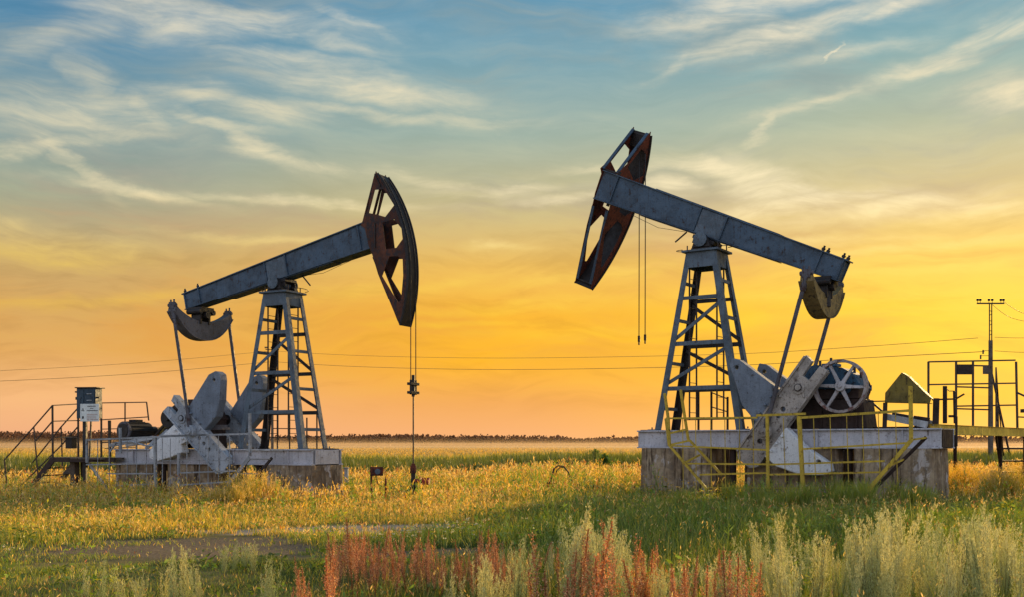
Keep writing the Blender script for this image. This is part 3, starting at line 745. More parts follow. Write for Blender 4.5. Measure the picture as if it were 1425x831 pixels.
m.box(c-.006, c+.006, -.0162, -.0126, Z(572.2), Z(570.6)); m.prism([(c-.03, Z(583.5)), (c+.03, Z(583.5)), (c+.04, Z(581)), (c+.01, Z(579.5)), (c-.03, Z(580.5))], [], -.016, -.0125)
m.build('symbol', M['ink'], nt, 0)
m = MB()
for v, x0, x1 in ((566.3, 123.5, 135.5), (569.3, 127.5, 132), (572.4, 122.5, 138)):
    x = X(x0)
    while x < X(x1): ww = .016+.012*random.random(); m.box(x, x+ww, -.016, -.0125, Z(v)-.016, Z(v)+.016); x += ww+.01
m.build('lettering', M['ink'], nt, 0)
m = MB()
for v in (577.5, 580, 582.5, 585):
    x = X(122.5)
    while x < X(138.5)-.03*random.random()*3: ww = .012+.02*random.random(); m.box(x, x+ww, -.016, -.0125, Z(v)-.01, Z(v)+.01); x += ww+.01
m.build('lettering', M['signred'], nt, 0)

# ------------------------------------------------------------------ right: yellow walkway, frame, stairs
w0 = rawR.world((6.25, -.9, 0)); wd = (math.cos(math.radians(51)), math.sin(math.radians(51)))
A0 = ((1292-CX)/F*26.8, 26.8)
root = empty('service_walkway', (A0[0], A0[1], .125), math.radians(51)); tag(root, 'raised yellow-edged walkway running back from the jack with the spoked wheel', 'walkway')
m = MB().box(0, 11, -.05, 0, 1.74, 1.99).box(0, 11, -.12, 0, 1.735, 1.765).box(0, 11, -.09, 0, 1.985, 1.998); m.build('edge_channel', M['walk'], root)
m = MB().box(.1, 10.9, .001, 2.9, 1.90, 1.94); m.build('deck', M['brown'], root)
for k, (x_, y_) in enumerate(((7.6, .3), (10.5, .3), (4.5, 2.5), (10.5, 2.5))):
    MB().bar((x_, y_, -.4), (x_, y_, 1.899), .1).build('leg', M['brown'], root)
cage = empty('railing_cage', ((1292-CX)/F*34, 34, 1.93), 0); tag(cage, 'tall pipe frame with small dark plates on the walkway beside the power pole', 'railing')
cx0 = (1292-CX)/F*34; q = lambda u, v: ((u-CX)/F*34-cx0, 0, EYE-(v-HY)*34/F-1.93)
m = MB()
for s_ in ((1292, 504.3, 1413, 502), (1292, 536, 1413, 534), (1331, 566, 1413, 564.5), (1330, 539, 1378, 540.5), (1330, 569.5, 1378, 571), (1352, 509.5, 1378, 510)): m.bar(q(*s_[:2]), q(*s_[2:]), .045)
m.build('rail', D, cage, 0)
for u, b in ((1292, 605), (1330.5, 606), (1354, 606), (1414, 606)):
    MB().bar(q(u, 504 if u in (1292, 1414) else 504), q(u+(2 if u == 1414 else 0), 606), .055).build('post', D, cage, 0)
for a in ((1331.6, 508, 1352, 522), (1367, 509.6, 1380, 521.5)):
    p0, p1 = q(a[0], a[3]), q(a[2], a[1]); MB().box(p0[0], p1[0], -.05, -.03, p0[2], p1[2]).build('plate', M['brown'] if a[0] < 1350 else M['wood'], cage, 0)
m = MB(); m.bar((14.2-14.2, 0, 0), (0, 0, .01), .01)
sroot = empty('metal_stairs', (14.95, 32.6, .15), math.radians(-90+62)); tag(sroot, 'dark open-tread stairs going down behind the walkway beside the power pole', 'stairs')
SB = MB(); 
def wp(x, y, z): return Matrix.Rotation(-sroot.rotation_euler[2], 4, 'Z') @ Vector((x-14.95, y-32.6, z))
bl = lambda t, s_: (14.62+1.75*t+s_*.88, 32.5+3.4*t-s_*.47)
for k in range(4):
    t = (k+.05)/3.2; a = bl(t, 0); b = bl(t, 1.9); z = 1.36-1.24*t
    MB().bar(wp(*a, z), wp(*b, z), .24, .05).build('tread', M['brown'], sroot, 0)
for s_ in (0, 1.9):
    a, b = bl(-.12, s_), bl(1.1, s_); MB().bar(wp(*a, 1.75), wp(*b, -.1), .05, .22).build('stringer', M['brown'], sroot, 0)
    m = MB(); h0, h1 = bl(-.12, s_), bl(1.0, s_)
    m.bar(wp(*h0, 3.75), wp(*bl(.15, s_), 2.95), .04); m.bar(wp(*bl(.15, s_), 2.95), wp(*bl(.3, s_), 1.1), .035)
    m.bar(wp(*h0, 2.9), wp(*bl(.35, s_), 1.2), .035); m.bar(wp(*bl(.15, s_), 2.95), wp(*bl(-.0, s_), 1.3), .03)
    m.bar(wp(*bl(.15, s_), 2.95), wp(*h1, 1.1), .035)
    m.bar(wp(*h0, 3.75), wp(*h0, 1.75), .04)
    m.build('handrail', D, sroot, 0)
# far little clutter at the frame edge: a leaning rail
m = MB(); fx = 33.0
p = lambda u, v: ((u-CX)/F*fx-((1416-CX)/F*fx), 0, EYE-(v-HY)*fx/F)
m.bar(p(1415, 547), p(1426, 552), .05); m.bar(p(1416, 581), p(1440, 582), .04); m.box(*[p(1422, 0)[0], p(1440, 0)[0]], -.1, .1, p(0, 575)[2], p(0, 570)[2]); m.bar(p(1440, 540), p(1440, 684), .08)
o = m.build('hand_rail', D, None, 0); o.location = ((1416-CX)/F*fx, fx, 0); tag(o, 'short dark rail end sticking in past the pipe frame', 'railing')

# ------------------------------------------------------------------ wellheads
xw = RH+.05; w = frL.world((xw, 0, 0)); gz = float(ground_z(w[0], w[1]))
root = empty('wellhead', (w[0], w[1], gz), math.radians(-10)); tag(root, 'red wellhead valve stub under the hanging polished rod', 'wellhead')
m = MB().cyl((0, 0, -.1), (0, 0, .42), .1, 16).cyl((0, 0, .3), (0, 0, .36), .19, 18).cyl((0, 0, .42), (0, 0, .48), .17, 16).cyl((0, 0, .48), (0, 0, .85), .07, 14)
m.build('casing', M['dark'], root)
m = MB().cyl((0, 0, .85), (0, 0, 1.08), .095, 14).cyl((0, 0, 1.08), (0, 0, 1.14), .06, 12); m.build('stuffing_box', M['redrust'], root)
m = MB().cyl((.05, 0, .62), (.5, 0, .6), .06, 12).cyl((.18, 0, .62), (.24, 0, .62), .12, 14).cyl((.42, 0, .605), (.5, 0, .6), .11, 14).cyl((.33, 0, .5), (.33, 0, .72), .06, 10)
m.build('side_valve', M['red'], root)
# red gauge box on its stand
w = ((523-CX)/F*32.5, 32.5); gz = float(ground_z(*w))
root = empty('gauge_box', (w[0], w[1], gz), .15); tag(root, 'red gauge box with a round dial on a thin stand in the grass', 'gauge box')
Z = lambda v: EYE-(v-HY)*w[1]/F-gz
MB().bar((-.13, 0, -.1), (-.13, 0, Z(651)), .06).build('post', M['redrust'], root)
MB().box(-.17, .22, -.1, .08, Z(663), Z(650.5)).build('box', M['redrust'], root, .01)
MB().cyl((.05, -.105, Z(657)), (.05, -.15, Z(657)), .085, 20).build('dial', M['tower'], root)
m = MB().tube([(.0, 0, Z(663)), (.05, 0, Z(674)), (.22, .02, Z(679)), (.3, 0, Z(672)), (.28, 0, Z(664))], .012, 6); m.cyl((.3, 0, -.1), (.3, 0, Z(667)), .03, 8); m.cyl((.3, 0, Z(693)), (1.1, .1, Z(694)), .03, 8)
m.build('pipe', M['redrust'], root, 0)
# other well: bent hose and fittings
w = ((778-CX)/F*33, 33.0); gz = float(ground_z(*w))
root = empty('hose_fitting', (w[0], w[1], gz), 0); tag(root, 'arched black hose rising from a rusty well stub between the jacks', 'hose')
Z = lambda v: EYE-(v-HY)*33/F-gz; Xp = lambda u: (u-778)*33/F
m = MB().tube([(Xp(766), 0, Z(690)), (Xp(767), 0, Z(668)), (Xp(771), 0, Z(653)), (Xp(777), 0, Z(649)), (Xp(784), 0, Z(650)), (Xp(791), 0, Z(658)), (Xp(797), 0, Z(671))], .025, 8)
m.tube([(Xp(769), .1, Z(690)), (Xp(771), .1, Z(668)), (Xp(775), .1, Z(656)), (Xp(779), .1, Z(652)), (Xp(784), .1, Z(652))], .018, 8)
m.build('hose', M['wire'], root, 0, True)
m = MB().cyl((Xp(768), .05, -.1), (Xp(768), .05, .28), .11, 14).cyl((Xp(768), .05, .2), (Xp(768), .05, .26), .18, 16).cyl((Xp(755), 0, .15), (Xp(772), 0, .17), .06, 10)
m.build('well_stub', M['redrust'], root)
w = ((815-CX)/F*32, 32.0); gz = float(ground_z(*w))
o = MB().tube([(0, 0, .17), (.8, .1, .14), (1.5, 0, .12), (2.1, -.1, .1)], .045, 8).build('fallen_pipe', M['dark'], None, 0); o.location = (*w, gz); tag(o, 'dark pipe lying in the grass toward the ribbed concrete block', 'pipe')
w = ((482-CX)/F*42, 42.0); gz = float(ground_z(*w))
o = MB().bar((0, 0, -.1), (0, 0, .82), .14).box(-.1, .1, -.1, .1, .82, .86).build('marker_post', M['pale'], None, .01); o.location = (*w, gz); tag(o, 'short pale marker post in the grass behind the tower block', 'post')

# ------------------------------------------------------------------ power poles and wires
def pole(u, dist, top_v, label, arm=1.65, full=True):
    X_ = (u-CX)/F*dist; gz = 0; H = EYE+(HY-top_v)*dist/F
    r = empty('power_pole', (X_, dist, gz), 0); tag(r, label, 'power pole')
    MB().cyl((0, 0, -.3), (0, 0, H*.78), .16, 12, .12).build('pole_shaft', M['wood'], r, 0)
    m = MB()
    for s_ in (-.07, .07): m.bar((s_, 0, H*.76), (s_, 0, H), .05)
    for k in range(7): m.bar((-.07, 0, H*.78+k*.3), (.07, 0, H*.78+k*.3+(.1 if k % 2 else -.05)), .03)
    m.build('pole_extension', M['dark'], r, 0)
    MB().bar((-arm/2, 0, H), (arm/2, 0, H), .08).build('cross_arm', M['dark'], r, 0)
    for x in (-.78, -.62, -.1, .1, .62, .78):
        if abs(x) < arm/2+.05:
            MB().tube([(x, 0, H+.03), (x, 0, H+.14), (x, 0, H+.16), (x, 0, H+.22), (x, 0, H+.3), (x, 0, H+.31)], [.015, .015, .07, .085, .05, .01], 8).build('insulator', M['glass'], r, 0)
    if full:
        MB().bar((.08, 0, H*.58), (1.35, 0, .1), .09).build('stay_brace', M['brown'], r, 0)
        for s_, v in ((-.45, 490), (-.6, 497)):
            zz = EYE+(HY-v)*dist/F; m = MB().bar((0, 0, zz+.05), (s_, 0, zz+.05), .03); m.cyl((s_, 0, zz-.15), (s_, 0, zz+.1), .05, 8); m.build('insulator', M['glass'], r, 0)
    return r
pole(1378.5, 65, 423, 'tall wooden power pole with a cross arm of insulators behind the pipe frame')
pole(379, 118, 487, 'distant power pole hidden behind the tower of the wellhead jack', 1.5, False)
def wire(name, pts, r, label):
    P_ = [Vector(((u-CX)/F*d, d, EYE-(v-HY)*d/F)) for u, v, d in pts]
    # smooth through the sighted points
    out = []
    for i in range(len(P_)-1):
        p0, p1, p2, p3 = P_[max(i-1, 0)], P_[i], P_[i+1], P_[min(i+2, len(P_)-1)]
        for k in range(10):
            t = k/10; out.append(.5*((2*p1)+(p2-p0)*t+(2*p0-5*p1+4*p2-p3)*t*t+(-p0+3*p1-3*p2+p3)*t**3))
    out.append(P_[-1]); o0 = out[0].copy()
    m = MB().tube([p-o0 for p in out], r, 5); o = m.build(name, M['wirefar'], None, 0); o.location = o0; return tag(o, label, 'wire')
M['wirefar'] = painted('far_wire', (.34, .19, .06), amount=.05)
wire('power_line', [(1361, 471, 65), (1200, 483, 72), (1000, 494, 82), (700, 499, 98), (500, 495.5, 110), (379, 489, 118)], .016, 'upper of the two wires spanning between the towers')
wire('power_line', [(1370, 490, 65), (1200, 499, 72), (1000, 510, 82), (700, 515, 98), (500, 511, 110), (379, 504, 118)], .02, 'lower of the two wires spanning between the towers')
wire('power_line', [(379, 489, 118), (200, 505, 105), (0, 516.5, 92), (-150, 520, 84)], .016, 'upper wire running off past the metal stairs')
wire('power_line', [(379, 504, 118), (200, 520, 105), (0, 531, 92), (-150, 533, 84)], .02, 'lower wire running off past the metal stairs')
wire('power_line', [(1396, 420, 65), (1425, 437, 58), (1500, 455, 50)], .012, 'upper thin wire dropping from the cross arm tip toward the picture edge')
wire('power_line', [(1380, 424, 65), (1410, 444, 60), (1480, 455, 52)], .012, 'lower thin wire dropping from the middle of the cross arm')
wire('power_line', [(1384, 470, 65), (1425, 471, 64), (1500, 468, 60)], .014, 'wire leaving the pole shaft toward the picture edge, upper level')
wire('power_line', [(1384, 489, 65), (1425, 491, 64), (1500, 489, 60)], .014, 'wire leaving the pole shaft toward the picture edge, lower level')

# ------------------------------------------------------------------ ground
def ground():
    ys = np.concatenate([np.linspace(-40, 4, 12), np.linspace(5, 60, 150), np.geomspace(62, 6000, 40)])
    xs = np.concatenate([-np.geomspace(6000, 32, 26), np.linspace(-30, 30, 160), np.geomspace(32, 6000, 26)])
    X_, Y_ = np.meshgrid(xs, ys); Z_ = ground_z(X_, Y_)
    nx, ny = len(xs), len(ys)
    me = bpy.data.meshes.new('ground'); v = np.stack([X_, Y_, Z_], -1).reshape(-1, 3)
    i = np.arange((nx-1)*(ny-1)); r, c = i//(nx-1), i % (nx-1); a = r*nx+c
    f = np.stack([a, a+1, a+nx+1, a+nx], -1)
    me.from_pydata(v.tolist(), [], f.tolist()); me.shade_smooth()
    o = bpy.data.objects.new('ground', me); COL.objects.link(o)
    m, T, b = material('field_soil')
    P = T.node('ShaderNodeNewGeometry').outputs['Position']
    sp = T.node('ShaderNodeSeparateXYZ'); T.put(sp.inputs[0], P)
    n1 = T.noise(P, .5, 5, .6); n2 = T.noise(P, 4, 5, .65); n3 = T.noise(P, 22, 4, .6)
    green = T.mix(n2, (.028, .05, .010, 1), (.07, .085, .02, 1))
    soil = T.mix(T.range(n3, .3, .7), (.11, .075, .045, 1), (.27, .20, .13, 1))
    straw = T.mix(n2, (.20, .15, .05, 1), (.34, .26, .10, 1))
    def ell(cx, cy, rx, ry, edge=.5):
        dx = T.math('DIVIDE', T.math('SUBTRACT', sp.outputs[0], cx), rx); dy = T.math('DIVIDE', T.math('SUBTRACT', sp.outputs[1], cy), ry)
        d = T.math('SQRT', T.math('ADD', T.math('MULTIPLY', dx, dx), T.math('MULTIPLY', dy, dy)))
        d = T.math('ADD', d, T.math('MULTIPLY', T.math('SUBTRACT', n1, .5), 1.2))
        return T.range(d, 1.0-edge*.5, 1.0+edge*.5, 1, 0)
    c = T.mix(T.range(n1, .4, .65), green, straw)
    far = T.range(sp.outputs[1], 45, 120)
    c = T.mix(far, c, T.mix(n1, (.30, .24, .07, 1), (.42, .31, .11, 1)))  # distance haze is put into the far field's colour
    c = T.mix(T.range(sp.outputs[1], 150, 500), c, (.32, .23, .10, 1))
    for e_ in ((-5.0, 17.2, 2.7, 2.3), (-1.2, 15.8, 1.3, .5), (5, 12.3, 5, .5)): c = T.mix(ell(*e_), c, soil)
    c = T.mix(ell(-3.7, 21.2, 2.6, 1.3), c, (.38, .30, .24, 1))
    T.put(b.inputs['Base Color'], c); b.inputs['Roughness'].default_value = 1; b.inputs['Specular IOR Level'].default_value = .05
    bp = T.node('ShaderNodeBump'); bp.inputs['Strength'].default_value = .8; bp.inputs['Distance'].default_value = .05
    T.put(bp.inputs['Height'], T.math('ADD', n2, T.math('MULTIPLY', n3, .5))); T.put(b.inputs['Normal'], bp.outputs[0])
    me.materials.append(m); tag(o, kind='structure')
ground()

# ------------------------------------------------------------------ vegetation (numpy meshes)
def mesh_np(name, V, C, faces, mat):
    """V (n,3), C (n,3), faces: list of (m,k) index arrays"""
    me = bpy.data.meshes.new(name)
    me.vertices.add(len(V)); me.vertices.foreach_set('co', V.astype(np.float32).ravel())
    tot = sum(f.size for f in faces); npoly = sum(len(f) for f in faces)
    me.loops.add(tot); me.polygons.add(npoly)
    me.loops.foreach_set('vertex_index', np.concatenate([f.ravel() for f in faces]).astype(np.int32))
    sizes = np.concatenate([np.full(len(f), f.shape[1]) for f in faces]); st = np.concatenate([[0], np.cumsum(sizes)[:-1]])
    me.polygons.foreach_set('loop_start', st.astype(np.int32))
    try: me.polygons.foreach_set('loop_total', sizes.astype(np.int32))
    except Exception: pass
    me.update(calc_edges=True)
    at = me.attributes.new('Col', 'FLOAT_COLOR', 'POINT')
    at.data.foreach_set('color', np.concatenate([C, np.ones((len(C), 1))], 1).astype(np.float32).ravel())
    me.materials.append(mat)
    return me
class Veg:
    def __init__(s): s.V = []; s.C = []; s.F = []; s.n = 0
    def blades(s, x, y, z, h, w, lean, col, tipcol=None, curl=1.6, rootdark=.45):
        n = len(x); a = rng.uniform(0, 2*PI, n); la = rng.uniform(0, 2*PI, n)
        ts = np.array([0, .4, .75, 1.0]); wf = np.array([1, .85, .5, 0.06])
        dx, dy = np.cos(a)*w/2, np.sin(a)*w/2
        V = np.zeros((n, 4, 2, 3)); C = np.zeros((n, 4, 2, 3)); tipcol = col if tipcol is None else tipcol
        for k, (t, f) in enumerate(zip(ts, wf)):
            off = lean*h*t**curl; zz = h*(t-.25*(lean**2)*t*t)
            for j, sg in enumerate((-1, 1)):
                V[:, k, j, 0] = x+np.cos(la)*off+sg*dx*f; V[:, k, j, 1] = y+np.sin(la)*off+sg*dy*f; V[:, k, j, 2] = z+zz
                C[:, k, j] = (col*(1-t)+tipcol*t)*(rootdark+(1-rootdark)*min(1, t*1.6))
        b = (np.arange(n)*8)[:, None, None]+s.n
        q = np.array([[0, 1, 3, 2], [2, 3, 5, 4], [4, 5, 7, 6]])[None]
        s.F.append((b+q).reshape(-1, 4)); s.V.append(V.reshape(-1, 3)); s.C.append(C.reshape(-1, 3)); s.n += n*8
        tip = np.stack([x+np.cos(la)*lean*h, y+np.sin(la)*lean*h, z+h*(1-.25*lean**2)], -1)
        return tip
    def quads(s, P, size, wid, col, up=.5, dirv=None):
        """little leaves at P (n,3)"""
        n = len(P)
        if dirv is None:
            dirv = rng.normal(size=(n, 3)); dirv[:, 2] = np.abs(dirv[:, 2])*up+up*.6
        dirv = dirv/np.linalg.norm(dirv, axis=1, keepdims=True)
        r = rng.normal(size=(n, 3)); sd = np.cross(dirv, r); sd /= np.linalg.norm(sd, axis=1, keepdims=True)+1e-9
        size = np.broadcast_to(size, (n,))[:, None]; wid = np.broadcast_to(wid, (n,))[:, None]
        V = np.stack([P, P+dirv*size*.5+sd*wid*.5, P+dirv*size, P+dirv*size*.5-sd*wid*.5], 1)
        C = np.repeat(col[:, None, :], 4, 1)
        s.F.append((np.arange(n)*4)[:, None]+np.arange(4)[None]+s.n); s.V.append(V.reshape(-1, 3)); s.C.append(C.reshape(-1, 3)); s.n += 4*n
    def mesh(s, name, mat): return mesh_np(name, np.concatenate(s.V), np.concatenate(s.C), s.F, mat)

def vnoise(x, y, sc_, seed=0):
    r = np.random.default_rng(seed); out = 0; amp = 1; tot = 0
    for o in range(3):
        g = r.random((64, 64)); u = x/sc_*2**o+17; v = y/sc_*2**o+31
        i, j = np.floor(u).astype(int), np.floor(v).astype(int); fu, fv = u-i, v-j; fu = fu*fu*(3-2*fu); fv = fv*fv*(3-2*fv)
        G = lambda a, b: g[a % 64, b % 64]
        out = out+amp*((G(i, j)*(1-fu)+G(i+1, j)*fu)*(1-fv)+(G(i, j+1)*(1-fu)+G(i+1, j+1)*fu)*fv); tot += amp; amp *= .5
    return out/tot
def scatter(n, y0, y1, margin=1.15, power=1.0):
    y = y0+(y1-y0)*rng.random(n)**power
    # density uniform in area
    keep = rng.random(n) < y/y1; y = y[keep]
    x = rng.uniform(-1, 1, len(y))*(.475*y*margin+1.0)
    return x, y
def bare(x, y):
    n = (vnoise(x, y, .9, 5)-.5)*1.7
    e = lambda cx, cy, rx, ry: np.sqrt(((x-cx)/rx)**2+((y-cy)/ry)**2)+n*1.1
    d = np.minimum(np.minimum(e(-5.0, 17.2, 2.7, 2.3), e(-1.2, 15.8, 1.3, .5)), np.minimum(e(-3.7, 21.2, 2.6, 1.3), e(5, 12.3, 5, .5)))
    return d < 1
def under(x, y):     # inside a foundation footprint
    r = np.zeros(len(x), bool)
    for fr, xa, xb in ((frL, -6.7, 2.1), (frR, -6.5, 1.7)):
        dx, dy = x-fr.o[0], y-fr.o[1]; lx = dx*fr.c+dy*fr.s; ly = -dx*fr.s+dy*fr.c
        r |= (lx > xa) & (lx < xb) & (np.abs(ly) < .85)
    return r
A = np.array
G_DARK, G_MID, G_YEL, GOLD, STRAW, RUSTY = A([.06, .13, .014]), A([.16, .27, .025]), A([.42, .43, .035]), A([.70, .47, .055]), A([.80, .60, .22]), A([.42, .16, .045])
HF = lambda x, y: (1-.68*(1-sstep(-2.0, .5, x))*sstep(9.5, 11, y)*(1-sstep(16.2, 18.2, y)))*(1-.5*(1-sstep(-1.0, 1.5, x))*sstep(18, 18.6, y)*(1-sstep(20, 20.8, y)))*(1-.38*sstep(20, 22.5, y)*(1-sstep(31, 34, y)))
def goldness(x, y):
    """share of dry golden grass over the field"""
    g = .10+.0*x
    g = g+.5*sstep(18, 21, y)*(1-sstep(31, 36, y))*(1-sstep(-1.5, 1.5, x))          # in front of the wellhead jack
    g = g+.42*sstep(27, 33, y)*(1-sstep(55, 62, y))                                   # meadow between and beyond the jacks
    g = g+.55*sstep(9.5, 12, x)*sstep(25, 30, y)                                      # right of the walkway block
    g = g-.1*sstep(1, 4, x)*(1-sstep(20, 27, y))
    g = g+.3*(vnoise(x, y, 3.5, 9)-.5)*2
    return np.clip(g, 0.02, .95)
def pick(x, y, n, jitter=.25):
    g = goldness(x, y); u = rng.random(n); v = rng.random(n)[:, None]
    green = np.where((rng.random(n) < .5)[:, None], G_DARK*(1-v)+G_MID*v, G_MID*(1-v)+G_YEL*v)
    gold = np.where((rng.random(n) < .62)[:, None], GOLD*(1-v)+G_YEL*v*1.2, STRAW*(1-v)+GOLD*v)
    c = np.where((u < g)[:, None], gold, green)
    return c*(1+rng.uniform(-jitter, jitter, (n, 1)))

# short turf everywhere near
def turf():
    vg = Veg()
    for (n, y0, y1, hm, wm) in ((125000, 6.5, 16, .17, .007), (125000, 16, 28, .20, .012), (120000, 28, 48, .26, .022)):
        x, y = scatter(n, y0, y1)
        b = bare(x, y) & (rng.random(len(x)) < .55+.42*(vnoise(x, y, .6, 91) > .42)); x, y = x[~b], y[~b]; k = ~under(x, y); x, y = x[k], y[k]
        n = len(x); hn = .55+.9*vnoise(x, y, 1.3, 3)
        h = HF(x, y)*hm*hn*rng.uniform(.5, 1.5, n)*np.where(bare(x, y), .4, 1); c = pick(x, y, n)
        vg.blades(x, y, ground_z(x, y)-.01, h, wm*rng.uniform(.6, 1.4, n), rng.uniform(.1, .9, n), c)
    o = bpy.data.objects.new('grass', vg.mesh('grass', M['leaf'])); COL.objects.link(o)
    tag(o, 'short green and yellow grass covering the field around both jacks', 'grass', kind='stuff')
turf()
# tall meadow grass with seed heads
def meadow():
    vg = Veg()
    for (n, y0, y1, hm, wm) in ((12000, 6.8, 12, .42, .006), (16000, 10, 18, .36, .007), (44000, 17.5, 29, .42, .010), (60000, 28, 46, .48, .018), (34000, 45, 60, .36, .03)):
        x, y = scatter(n, y0, y1); d = vnoise(x, y, 2.2, 21)
        tall = (rng.random(len(x)) < np.clip((d-.3)*2.2, .05, 1)) & ~bare(x, y) & ~under(x, y); x, y = x[tall], y[tall]
        n = len(x); h = HF(x, y)*hm*rng.uniform(.5, 1.35, n)*(.35+.5*vnoise(x, y, 3, 22)+1.5*vnoise(x, y, .8, 23)**2.2)
        # lower where the view stays open in front of the right jack
        c = pick(x, y, n); gg = goldness(x, y)[:, None]; t = c*.65+(STRAW*gg+G_YEL*.5*(1-gg))*.45
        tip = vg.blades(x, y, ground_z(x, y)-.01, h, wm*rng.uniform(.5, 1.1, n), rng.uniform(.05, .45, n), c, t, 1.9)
        # seed heads
        k = rng.random(n) < .12+.6*goldness(x, y); tp = tip[k]; m_ = len(tp); yy = y[k]
        for q in range(3):
            P = tp-np.stack([np.zeros(m_), np.zeros(m_), (h[k]*.07*q)], -1)+rng.normal(size=(m_, 3))*.006
            base = np.where((rng.random(m_) < .6)[:, None], STRAW, np.where((rng.random(m_) < .5)[:, None], GOLD, RUSTY))*rng.uniform(.6, 1.15, (m_, 1))
            vg.quads(P, wm*rng.uniform(5, 9, m_), wm*rng.uniform(1, 2, m_), base, 1.2)
    o = bpy.data.objects.new('meadow_grass', vg.mesh('meadow_grass', M['leaf'])); COL.objects.link(o)
    tag(o, 'tall golden meadow grass with seed heads', 'grass', kind='stuff')
meadow()
# leafy herbs and flecks of flowers
def herbs():
    vg = Veg(); x, y = scatter(5200, 8.5, 46); k = ~bare(x, y) & ~under(x, y) & (vnoise(x, y, 2.4, 41) > .47); x, y = x[k], y[k]
    for xi, yi in zip(x, y):
        n = int(22*(1 if yi < 20 else .7)); hgt = rng.uniform(.12, .42)*(1.25 if yi > 24 else 1)*float(HF(xi, yi))
        s_ = 1+yi/28
        P = np.stack([xi+rng.normal(0, .08*s_, n), yi+rng.normal(0, .08*s_, n), np.zeros(n)], -1); P[:, 2] = ground_z(P[:, 0], P[:, 1])+rng.random(n)*hgt
        col = (G_DARK*(1-.5)+G_MID*.5)*rng.uniform(.6, 1.7)*rng.uniform(.6, 1.3, (n, 1))
        if rng.random() < .3*goldness(A([xi]), A([yi]))[0]+.08: col = col*.4+G_YEL*.75
        vg.quads(P, rng.uniform(.03, .075, n)*s_, rng.uniform(.012, .03, n)*s_, col, .3)
    o = bpy.data.objects.new('broadleaf_weeds', vg.mesh('broadleaf_weeds', M['leaf'])); COL.objects.link(o)
    tag(o, 'low broad-leaved weeds mixed through the grass', 'weeds', kind='stuff')
    vg = Veg()
    for (cx, cy, r, n, colr) in [(-1.6+rng.uniform(-.3, .3), 16.8, .5, 90, 0), (-7.2, 13.6, .5, 60, 0), (1.0, 15.2, .35, 40, 0), (3.4, 12.4, .5, 60, 0), (-.8, 17.8, .6, 60, 0)]+[(rng.uniform(-14, 14), rng.uniform(20, 40), .6, 30, 1) for _ in range(46)]:
        P = np.stack([cx+rng.normal(0, r, n), cy+rng.normal(0, r*.6, n), np.zeros(n)], -1); P[:, 2] = ground_z(P[:, 0], P[:, 1])+rng.uniform(.2, .42, n)*(1.25 if colr else .8)
        c = np.tile(A([.7, .68, .6]) if colr == 0 else A([.62, .42, .03]), (n, 1))*rng.uniform(.6, 1.1, (n, 1))
        s_ = 1+cy/25
        vg.quads(P, .02*s_, .016*s_, c, .1); vg.quads(P, .02*s_, .016*s_, c, .1)
        vg.blades(P[:, 0], P[:, 1], ground_z(P[:, 0], P[:, 1]), P[:, 2]-ground_z(P[:, 0], P[:, 1]), np.full(n, .006*s_), np.zeros(n)+.02, np.tile(G_MID, (n, 1)))
    o = bpy.data.objects.new('wild_flowers', vg.mesh('wild_flowers', M['leaf'])); COL.objects.link(o)
    tag(o, 'specks of white and yellow wild flowers in the grass', 'flowers', kind='stuff')
herbs()
def tall_weeds():
    vg = Veg(); x, y = scatter(5200, 15, 44); k = ~bare(x, y) & ~under(x, y) & (vnoise(x, y, 1.7, 88) > .5) & ~((x > -8.5) & (x < -1.5) & (y < 21)); x, y = x[k], y[k]; n = len(x)
    h = rng.uniform(.35, .85, n)*(.6+.4*sstep(20, 30, y)); gg = goldness(x, y)[:, None]; c = np.where(rng.random((n, 1)) < gg*.8, GOLD*.9, G_MID*1.1)*rng.uniform(.7, 1.2, (n, 1))
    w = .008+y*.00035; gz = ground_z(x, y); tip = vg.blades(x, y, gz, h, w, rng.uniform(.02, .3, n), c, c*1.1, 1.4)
    for q in range(9):
        t = rng.uniform(.3, 1, n); P = np.stack([x*(1-t)+tip[:, 0]*t, y*(1-t)+tip[:, 1]*t, gz+h*t], -1)
        d = rng.normal(size=(n, 3)); d[:, 2] = np.abs(d[:, 2])+.5
        vg.quads(P, rng.uniform(.06, .13, n)*(.7+y/45), rng.uniform(.010, .022, n)*(.7+y/45), c*rng.uniform(.8, 1.25, (n, 1)), dirv=d)
    o = bpy.data.objects.new('tall_weeds', vg.mesh('tall_weeds', M['leaf'])); COL.objects.link(o); tag(o, 'tall straggling weeds standing above the grass', 'weeds', kind='stuff')
tall_weeds()
